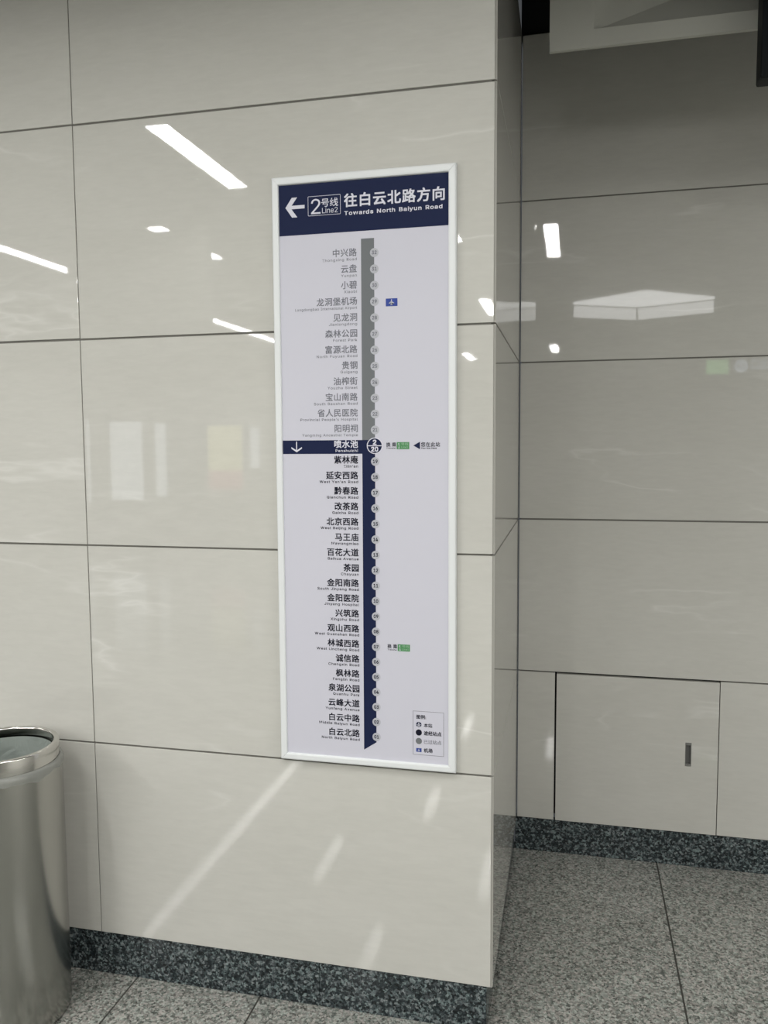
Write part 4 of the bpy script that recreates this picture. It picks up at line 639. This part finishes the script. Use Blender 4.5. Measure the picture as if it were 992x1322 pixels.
for k, (zh, en) in enumerate(stations):
    num = 32 - k
    v = 1.3855 - 0.0420 * k
    ur = 0.2334 - 0.0034 * k / 31
    lift = 0.0018 * k / 31
    passed, here = num > 20, num == 20
    mat = MT['txt_grey'] if passed else (MT['white'] if here else MT['txt_black'])
    bm = bmesh.new()
    yy = T2 if here else T1
    put_text(bm, zh, v - 0.0042 + lift, 0.0222, yy, u1=ur, offset=0.014 if passed else 0.022, spacing=1.055)
    vs, _f = text_geo(en, 0.0, 1.16)
    w_en = (max(p[0] for p in vs) - min(p[0] for p in vs))
    if ZW is None: ZW = 0.0945 / w_en
    put_text(bm, en, v - 0.0168 + lift, 0.0130, yy, u1=ur, width=fix_w.get(en, w_en * ZW), offset=0.008 if passed else 0.013, spacing=1.16)
    mesh_obj('station_name', bm, mat, sg)
    bm = bmesh.new()
    du = bu(v, True) + 0.0004
    if not here:
        disc(bm, du, v, 0.0116, T2, back=0.0003)
        d = mesh_obj('station_dot', bm, MT['dot'], sg)
        bm = bmesh.new()
        put_text(bm, '%02d' % num, v - 0.0042, 0, T3, uc=du, width=0.0124, height=0.0090, offset=0.022)
        mesh_obj('station_number', bm, MT['txt_grey'] if passed else MT['txt_black'], d)
    else:
        du -= 0.0012
        disc(bm, du, v, 0.0218, T2, n=64, back=0.0003)
        d = mesh_obj('current_station_marker', bm, MT['white'], sg); d['label'] = 'round navy marker of the current station'
        bm = bmesh.new(); disc(bm, du, v, 0.0194, T3, n=64, back=0.0003)
        mesh_obj('marker_disc', bm, MT['navy'], d)
        bm = bmesh.new()
        plate(bm, [(du - 0.0192, v - 0.0012), (du + 0.0192, v - 0.0012), (du + 0.0192, v + 0.0012), (du - 0.0192, v + 0.0012)], T4, T3)
        put_text(bm, '2', v + 0.0032, 0, T4, uc=du, width=0.0085, height=0.0122, offset=0.03)
        put_text(bm, '20', v - 0.0152, 0, T4, uc=du, width=0.0182, height=0.0120, offset=0.03)
        mesh_obj('marker_number', bm, MT['white'], d)

def transfer(v):
    bm = bmesh.new()
    put_text(bm, '换', v - 0.0028, 0, T1, u0=0.3106, width=0.0110, height=0.0112, offset=0.02)
    put_text(bm, '乘', v - 0.0028, 0, T1, u0=0.3262, width=0.0112, height=0.0112, offset=0.02)
    put_text(bm, 'Transfer', v - 0.0085, 0, T1, u0=0.3106, width=0.0262, height=0.0036, offset=0.01)
    mesh_obj('transfer_text', bm, MT['txt_black'], sg)
    bm = bmesh.new(); plate(bm, [(0.3388, v - 0.0097), (0.3728, v - 0.0097), (0.3728, v + 0.0092), (0.3388, v + 0.0092)], T1, PY + 0.0001)
    g_ = mesh_obj('transfer_badge', bm, MT['green'], sg); g_['label'] = 'green line 1 badge'
    bm = bmesh.new()
    put_text(bm, '1', v - 0.0070, 0, T2, u0=0.3425, width=0.0050, height=0.0136, offset=0.0)
    mesh_obj('badge_number', bm, MT['white'], g_)
    bm = bmesh.new()
    put_text(bm, '号线', v + 0.0006, 0, T2, u0=0.3510, width=0.0190, height=0.0072, offset=0.004)
    put_text(bm, 'Line1', v - 0.0068, 0, T2, u0=0.3515, width=0.0180, height=0.0052, offset=0.004)
    mesh_obj('badge_text', bm, MT['pale_green'], g_)
V20 = 1.3855 - 0.0420 * 12; V07 = 1.3855 - 0.0420 * 25
transfer(V20 + 0.0001); transfer(V07 + 0.0010)
bm = bmesh.new(); plate(bm, [(0.3836, V20), (0.4016, V20 - 0.0100), (0.4016, V20 + 0.0100)], T1, PY + 0.0001)
mesh_obj('you_are_here_arrow', bm, MT['navy'], sg)
bm = bmesh.new()
put_text(bm, '您在此站', V20 - 0.0032, 0, T1, u0=0.4045, width=0.0505, height=0.0118, offset=0.018, spacing=1.12)
put_text(bm, 'You Are Here', V20 - 0.0090, 0, T1, u0=0.4045, width=0.0415, height=0.0038, offset=0.02)
mesh_obj('you_are_here_text', bm, MT['txt_black'], sg)

def plane_icon(bm, u, v, s, y):
    """airliner seen from above, nose to the right turned up"""
    half = [(0.50, 0.0), (0.44, 0.045), (0.30, 0.06), (0.12, 0.06), (-0.10, 0.42), (-0.20, 0.42), (-0.09, 0.06), (-0.30, 0.055), (-0.40, 0.17), (-0.47, 0.17), (-0.42, 0.0)]
    pts = half + [(a, -b_) for a, b_ in half[-2:0:-1]]
    pts = [(-b_, a) for a, b_ in pts]      # nose up
    P = [(u + a * s, v + b_ * s) for a, b_ in pts]
    area = sum(P[i][0] * P[(i + 1) % len(P)][1] - P[(i + 1) % len(P)][0] * P[i][1] for i in range(len(P)))
    if area < 0: P = P[::-1]
    vs_ = [bm.verts.new((a, y, b_)) for a, b_ in P]
    f = bm.faces.new(vs_)
    bmesh.ops.triangulate(bm, faces=[f])
def airport(u0, u1, v0, v1, parent, s):
    bm = bmesh.new(); plate(bm, [(u0, v0), (u1, v0), (u1, v1), (u0, v1)], T1, PY + 0.0001)
    a_ = mesh_obj('airport_badge', bm, MT['blue'], parent); 
    bm = bmesh.new(); plane_icon(bm, (u0 + u1) / 2, (v0 + v1) / 2, s, T2); mesh_obj('airplane_icon', bm, MT['white'], a_)
    return a_
airport(0.3113, 0.3427, 1.2456, 1.2656, sg, 0.0165)['label'] = 'blue airport badge with a white airplane'
# legend
LU0, LU1, LV0, LV1 = 0.3800, 0.4650, 0.0425, 0.1645
bm = bmesh.new(); outline(bm, LU0, LU1, LV0, LV1, 0.0006, 0.0010, T1)
lg = mesh_obj('legend_box', bm, MT['txt_grey'], sg)
for body, vb, wd_, ht_, of_, mm, uu in (('图例:', 0.1428, 0.0262, 0.0112, 0.02, 'txt_black', 0.3898), ('本站', 0.1205, 0.0230, 0.0112, 0.018, 'txt_black', 0.4103), ('途经站点', 0.0985, 0.0480, 0.0118, 0.022, 'txt_black', 0.4103),
                                  ('已过站点', 0.0745, 0.0480, 0.0118, 0.006, 'txt_grey', 0.4103), ('机场', 0.0505, 0.0235, 0.0116, 0.024, 'txt_black', 0.4103)):
    bm = bmesh.new(); put_text(bm, body, vb, 0, T1, u0=uu, width=wd_, height=ht_, offset=of_); mesh_obj('legend_text', bm, MT[mm], lg)
for (v, r, mm) in ((0.1270, 0.0074, 'navy'), (0.1048, 0.0086, 'txt_black'), (0.0811, 0.0086, 'grey')):
    bm = bmesh.new(); disc(bm, 0.3963, v, r, T1, back=0.0004); mesh_obj('legend_dot', bm, MT[mm], lg)
bm = bmesh.new()
plate(bm, [(0.3894, 0.1266), (0.4032, 0.1266), (0.4032, 0.1274), (0.3894, 0.1274)], T2, T1)
put_text(bm, '2', 0.1282, 0, T2, uc=0.3963, width=0.0032, height=0.0044, offset=0.03)
put_text(bm, '20', 0.1212, 0, T2, uc=0.3963, width=0.0066, height=0.0044, offset=0.03)
mesh_obj('legend_dot_number', bm, MT['white'], lg)
def airport_sub():
    bm = bmesh.new(); plate(bm, [(0.3890, 0.0508), (0.4038, 0.0508), (0.4038, 0.0612), (0.3890, 0.0612)], T1, PY + 0.0001)
    mesh_obj('legend_airport_badge', bm, MT['blue'], lg)
    bm = bmesh.new(); plane_icon(bm, 0.3964, 0.0560, 0.0080, T2); mesh_obj('airplane_icon', bm, MT['white'], lg)
airport_sub()

# ------------------------------------------------------------------ stainless bin and its liner
BX, BY, BR = -1.360, -0.204, 0.158
tb = thing('trash_bin', 'round brushed stainless steel litter bin standing against the pillar wall', 'trash bin', (BX, BY, 0))
bm = bmesh.new()
lathe(bm, [(BR - 0.010, 0.0), (BR - 0.002, 0.004), (BR, 0.012), (BR, 0.733), (BR - 0.001, 0.739), (BR - 0.004, 0.741), (BR - 0.006, 0.738), (BR - 0.006, 0.03), (0.0005, 0.03)], 96)
mesh_obj('bin_body', bm, MT['steel'], tb, smooth=True)
RZ = 0.792
bm = bmesh.new()
lathe(bm, [(0.1500, RZ - 0.060), (0.1505, RZ - 0.004), (0.1490, RZ - 0.0006), (0.1465, RZ), (0.1385, RZ), (0.1360, RZ - 0.0012), (0.1350, RZ - 0.005), (0.1350, RZ - 0.030), (0.1372, RZ - 0.030), (0.1420, RZ - 0.010), (0.1480, RZ - 0.0605), (0.1500, RZ - 0.060)], 96)
mesh_obj('rim_ring', bm, MT['steel_rim'], tb, smooth=True)['label'] = 'polished steel ring holding the liner'
# liner: a thin bag whose hem is folded out under the ring
def hem(k, a, r, z):
    s_ = math.sin(5 * a + 0.4) * 0.5 + math.sin(11 * a + 1.7) * 0.35 + math.sin(23 * a) * 0.2
    if k in (0, 1): return r + 0.0012 * s_, z + 0.009 * s_
    if k in (2,): return r + 0.0006 * s_, z + 0.002 * s_
    return r, z
def fold(k, a, r, z):
    return r - 0.006 * (0.5 + 0.5 * math.sin(9 * a + 2 * math.sin(3 * a))) * min(1, max(0, (0.76 - z) * 6)), z
bm = bmesh.new()
lathe(bm, [(0.1606, RZ - 0.068), (0.1608, RZ - 0.060), (0.1598, RZ - 0.050), (0.1560, RZ - 0.0455), (0.1512, RZ - 0.044)], 140, wob=hem)
lb = mesh_obj('bin_liner', bm, MT['liner'], tb, smooth=True); lb['label'] = 'thin pale plastic bag hem folded out under the ring'
bm = bmesh.new()
lathe(bm, [(0.1345, RZ - 0.028), (0.1335, RZ - 0.06), (0.1320, RZ - 0.12), (0.128, RZ - 0.25), (0.124, RZ - 0.42), (0.10, RZ - 0.52), (0.001, RZ - 0.54)], 120, wob=fold)
mesh_obj('bag_inside', bm, MT['liner_in'], lb, smooth=True)

# ------------------------------------------------------------------ overhead box and dark screen in the recess
hb_ = thing('overhead_light_box', 'grey framed metal box hanging high in the recess, its lower edge just in view', 'hanging box', (0.111, 0.50, 2.81))
BWd, BHt = 1.25, 0.62
bm = bmesh.new()
i0, i1, j0, j1 = 0.130, BWd - 0.130, 0.052, BHt - 0.052
def frame_piece(p):
    plate(bm, p, 0.0, 0.014)
frame_piece([(0, 0), (BWd, 0), (i1, j0), (i0, j0)])
frame_piece([(BWd, 0), (BWd, BHt), (i1, j1), (i1, j0)])
frame_piece([(BWd, BHt), (0, BHt), (i0, j1), (i1, j1)])
frame_piece([(0, BHt), (0, 0), (i0, j0), (i0, j1)])
mesh_obj('box_frame', bm, MT['box'], hb_)
bm = bmesh.new()
P = {'a': (i0, 0.012, j0), 'b': (i1, 0.012, j0), 'c': (i1, 0.012, j1), 'd': (i0, 0.012, j1), 'p': (i0 + 0.14, 0.012, j0), 'q': (i0 + 0.52, 0.13, j0 + 0.20), 'r': (i0 + 0.09, 0.045, j0 + 0.17)}  # folds made up so tilted facets give the panel's light and dark shapes
V = {k: bm.verts.new(p) for k, p in P.items()}
for f in ('apqr', 'pbq', 'bcq', 'cdrq', 'dar'): bm.faces.new([V[c] for c in f])
mesh_obj('shade_fold_insert', bm, MT['box'], hb_)
for rx in (0.30, 0.95):
    bm = bmesh.new(); bmesh.ops.create_cone(bm, cap_ends=True, segments=12, radius1=0.006, radius2=0.006, depth=0.36, matrix=Matrix.Translation((rx, 0.007, BHt + 0.175)))
    mesh_obj('hanging_rod', bm, MT['rod'], hb_)
tv = thing('display_screen', 'black edge of a hanging display screen at the upper right', 'screen', (0.6915, 0.40, 2.633))
bm = bmesh.new(); box(bm, 0, 0.95, 0, 0.07, 0, 0.56, 0, 0.006, 2); mesh_obj('screen_case', bm, MT['black'], tv)
bm = bmesh.new(); plate(bm, [(0.02, 0.03), (0.93, 0.03), (0.93, 0.54), (0.02, 0.54)], -0.0012, 0.0005); mesh_obj('screen_glass', bm, MT['screen'], tv)
for rx in (0.25, 0.70):
    bm = bmesh.new(); bmesh.ops.create_cone(bm, cap_ends=True, segments=12, radius1=0.012, radius2=0.012, depth=0.60, matrix=Matrix.Translation((rx, 0.035, 0.85)))
    mesh_obj('hanging_pole', bm, MT['rod'], tv)

# ------------------------------------------------------------------ ceiling lamps
def strip_lamp(x, ya, yb, wd, label, group=None):
    """slim linear fitting let into the ceiling, x centre, from ya to yb"""
    L_ = abs(yb - ya)
    o = thing('strip_light', label, 'ceiling lamp', (x, (ya + yb) / 2, ZC), group)
    bm = bmesh.new()
    h = L_ / 2
    box(bm, -wd / 2 - 0.012, -wd / 2, -h - 0.012, h + 0.012, 0.0, 0.02)
    box(bm, wd / 2, wd / 2 + 0.012, -h - 0.012, h + 0.012, 0.0, 0.02)
    box(bm, -wd / 2, wd / 2, -h - 0.012, -h, 0.0, 0.02); box(bm, -wd / 2, wd / 2, h, h + 0.012, 0.0, 0.02)
    mesh_obj('lamp_housing', bm, MT['ceiling'], o)
    bm = bmesh.new()
    vs_ = [bm.verts.new(p) for p in ((-wd / 2, -h, 0.001), (-wd / 2, h, 0.001), (wd / 2, h, 0.001), (wd / 2, -h, 0.001))]
    bm.faces.new(vs_)
    mesh_obj('lamp_diffuser', bm, MT['lamp'], o)
    return o
lamps = [(-1.575, -1.190, -2.075), (-1.560, -4.25, -5.13), (-1.535, -7.49, -8.39), (-1.45, -10.45, -11.4),
         (-2.405, -2.69, -3.60), (-2.43, -5.85, -6.77), (-2.43, -9.05, -9.95), (-2.43, -12.2, -13.1),
         (-0.66, -5.82, -6.80), (-0.62, -2.66, -3.55),
         (0.034, -1.120, -2.045), (-0.105, -7.645, -8.50),
         (-5.0, -1.2, -2.1), (-6.3, -1.2, -2.1), (-7.4, -1.2, -2.1),  # added fill lamps on the left, outside every reflection, to raise the ambient light
         (2.85, -0.9, -1.8), (2.85, -2.0, -2.9), (2.85, -3.1, -4.0), (3.7, -2.0, -2.9), (3.7, -3.1, -4.0)]  # unseen lamps added on the right to brighten the recess and walls
for x, a, b_ in lamps:
    strip_lamp(x, a, b_, 0.088 if x == 0.034 else 0.105, 'short white strip light let into the concourse ceiling, in a set filled out with added unseen lamps', 'short ceiling strip lights')
for a, b_ in ((-2.0, -5.4), (-5.42, -8.8), (-8.82, -10.8)):
    strip_lamp(-3.70, a, b_, 0.105, 'long white strip light in the unbroken row along the concourse ceiling', 'long ceiling strip lights')

# lozenge-shaped luminaire: a flat lit panel with two lit skirts hanging from its far edges
cf = thing('lozenge_ceiling_light', 'large lozenge-shaped white light with two hanging lit edges on the concourse ceiling', 'ceiling lamp', (0.82, -4.25, ZC))
cor = [(-0.655, 0.035), (-0.004, 0.545), (0.682, -0.013), (-0.017, -0.33)]
bm = bmesh.new()
lo = [bm.verts.new((x, y, 0.0)) for x, y in cor]; hi = [bm.verts.new((x, y, 0.02)) for x, y in cor]
bm.faces.new(lo); bm.faces.new(hi[::-1])
for k in range(4): bm.faces.new((lo[k], hi[k], hi[(k + 1) % 4], lo[(k + 1) % 4]))
bmesh.ops.recalc_face_normals(bm, faces=bm.faces)
mesh_obj('lit_panel', bm, MT['coffer'], cf)
for (ax, ay), (bx_, by) in ((cor[3], cor[2]), (cor[0], cor[3])):
    A = Vector((ax, ay)); B = Vector((bx_, by)); d_ = (B - A).normalized() * 0.014; n_ = Vector((-d_.y, d_.x)).normalized() * 0.006
    A, B = A + d_, B - d_
    bm = bmesh.new()
    q0 = [bm.verts.new((p.x, p.y, z)) for z in (-0.125, -0.012) for p in (A - n_, B - n_, B + n_, A + n_)]
    for f in ((3, 2, 1, 0), (4, 5, 6, 7), (0, 1, 5, 4), (1, 2, 6, 5), (2, 3, 7, 6), (3, 0, 4, 7)): bm.faces.new([q0[k] for k in f])
    bmesh.ops.recalc_face_normals(bm, faces=bm.faces)
    mesh_obj('lit_skirt', bm, MT['coffer_side'], cf)
    for p in (A, B):
        bm = bmesh.new()
        bmesh.ops.create_cone(bm, cap_ends=True, segments=8, radius1=0.004, radius2=0.004, depth=0.02, matrix=Matrix.Translation((p.x, p.y, -0.005)))
        mesh_obj('skirt_hanger', bm, MT['rod'], cf)

# ------------------------------------------------------------------ things of the hall seen only as reflections in the polished tiles
hs = thing('hanging_sign', 'blank backed grey sign board hanging from the concourse ceiling', 'sign', (-2.275, -2.25, 2.318))
bm = bmesh.new(); box(bm, -0.44, 0.44, -0.05, 0.05, 0, 0.52, 0, 0.004); mesh_obj('sign_board', bm, MT['box'], hs)
for rx in (-0.3, 0.3):
    bm = bmesh.new(); bmesh.ops.create_cone(bm, cap_ends=True, segments=10, radius1=0.008, radius2=0.008, depth=0.17, matrix=Matrix.Translation((rx, 0, 0.60)))
    mesh_obj('sign_rod', bm, MT['rod'], hs)
ex = thing('exit_sign', 'long dark hanging sign with a green panel and a white emblem', 'sign', (2.25, -7.0, 2.44))
bm = bmesh.new(); box(bm, -0.55, 1.2, -0.06, 0.0, 0, 0.29, 0, 0.004); mesh_obj('sign_board', bm, MT['black'], ex)
def back_plate(bm, x0, x1, z0, z1, y): bm.faces.new([bm.verts.new(p) for p in ((x1, y, z0), (x0, y, z0), (x0, y, z1), (x1, y, z1))])
bm = bmesh.new(); back_plate(bm, -0.42, -0.15, 0.055, 0.235, 0.002); mesh_obj('green_panel', bm, MT['sign_green'], ex)
bm = bmesh.new(); ringpl(bm, 0.0, 0.15, 0.045, 0.08, 0.002); bmesh.ops.reverse_faces(bm, faces=bm.faces[:]); back_plate(bm, -0.02, 0.02, 0.11, 0.19, 0.002); mesh_obj('round_emblem', bm, MT['sign_white'], ex)
bm = bmesh.new(); put_text(bm, '出口', 0.10, 0, 0.002, u0=0.12, width=0.20, height=0.14, offset=0.02, flip=True)
for v_ in bm.verts: v_.co.x = 0.44 - v_.co.x
bmesh.ops.reverse_faces(bm, faces=bm.faces[:])
mesh_obj('exit_text', bm, MT['sign_white'], ex)
for rx in (-0.3, 0.9):
    bm = bmesh.new(); bmesh.ops.create_cone(bm, cap_ends=True, segments=10, radius1=0.01, radius2=0.01, depth=0.31, matrix=Matrix.Translation((rx, -0.03, 0.445)))
    mesh_obj('sign_rod', bm, MT['rod'], ex)
def light_poster(x0, x1, z0, z1, mat, label, lower=None):
    o = thing('poster_light_box', label, 'light box', ((x0 + x1) / 2, -11.0, z0))
    h = (x1 - x0) / 2; H_ = z1 - z0
    bm = bmesh.new(); fw = 0.04
    for a, b_, c, d_ in ((-h - fw, h + fw, -fw, 0), (-h - fw, h + fw, H_, H_ + fw), (-h - fw, -h, 0, H_), (h, h + fw, 0, H_)): box(bm, a, b_, 0.001, 0.06, c, d_)
    mesh_obj('light_box_frame', bm, MT['alu'], o)
    bm = bmesh.new(); back_plate(bm, -h, h, lower or 0, H_, 0.05); mesh_obj('lit_face', bm, mat, o)
    if lower:
        bm = bmesh.new(); back_plate(bm, -h, h, 0, lower, 0.05); mesh_obj('lit_lower_face', bm, MT['poster_red'], o)
light_poster(-8.32, -8.26, 0.62, 2.1, MT['poster_white'], 'slim white light box at the left end of the far wall')
light_poster(-7.85, -7.22, 0.67, 2.05, MT['poster_white'], 'wide white light box on the far wall')
light_poster(-6.97, -6.76, 0.74, 2.01, MT['poster_white'], 'narrow white light box beside the wide one on the far wall')
light_poster(-5.97, -5.34, 0.87, 1.96, MT['poster_yellow'], 'yellow and red light box on the far wall', lower=0.32)
light_poster(-5.19, -5.02, 1.24, 1.92, MT['poster_white'], 'short white light box right of the yellow one on the far wall')
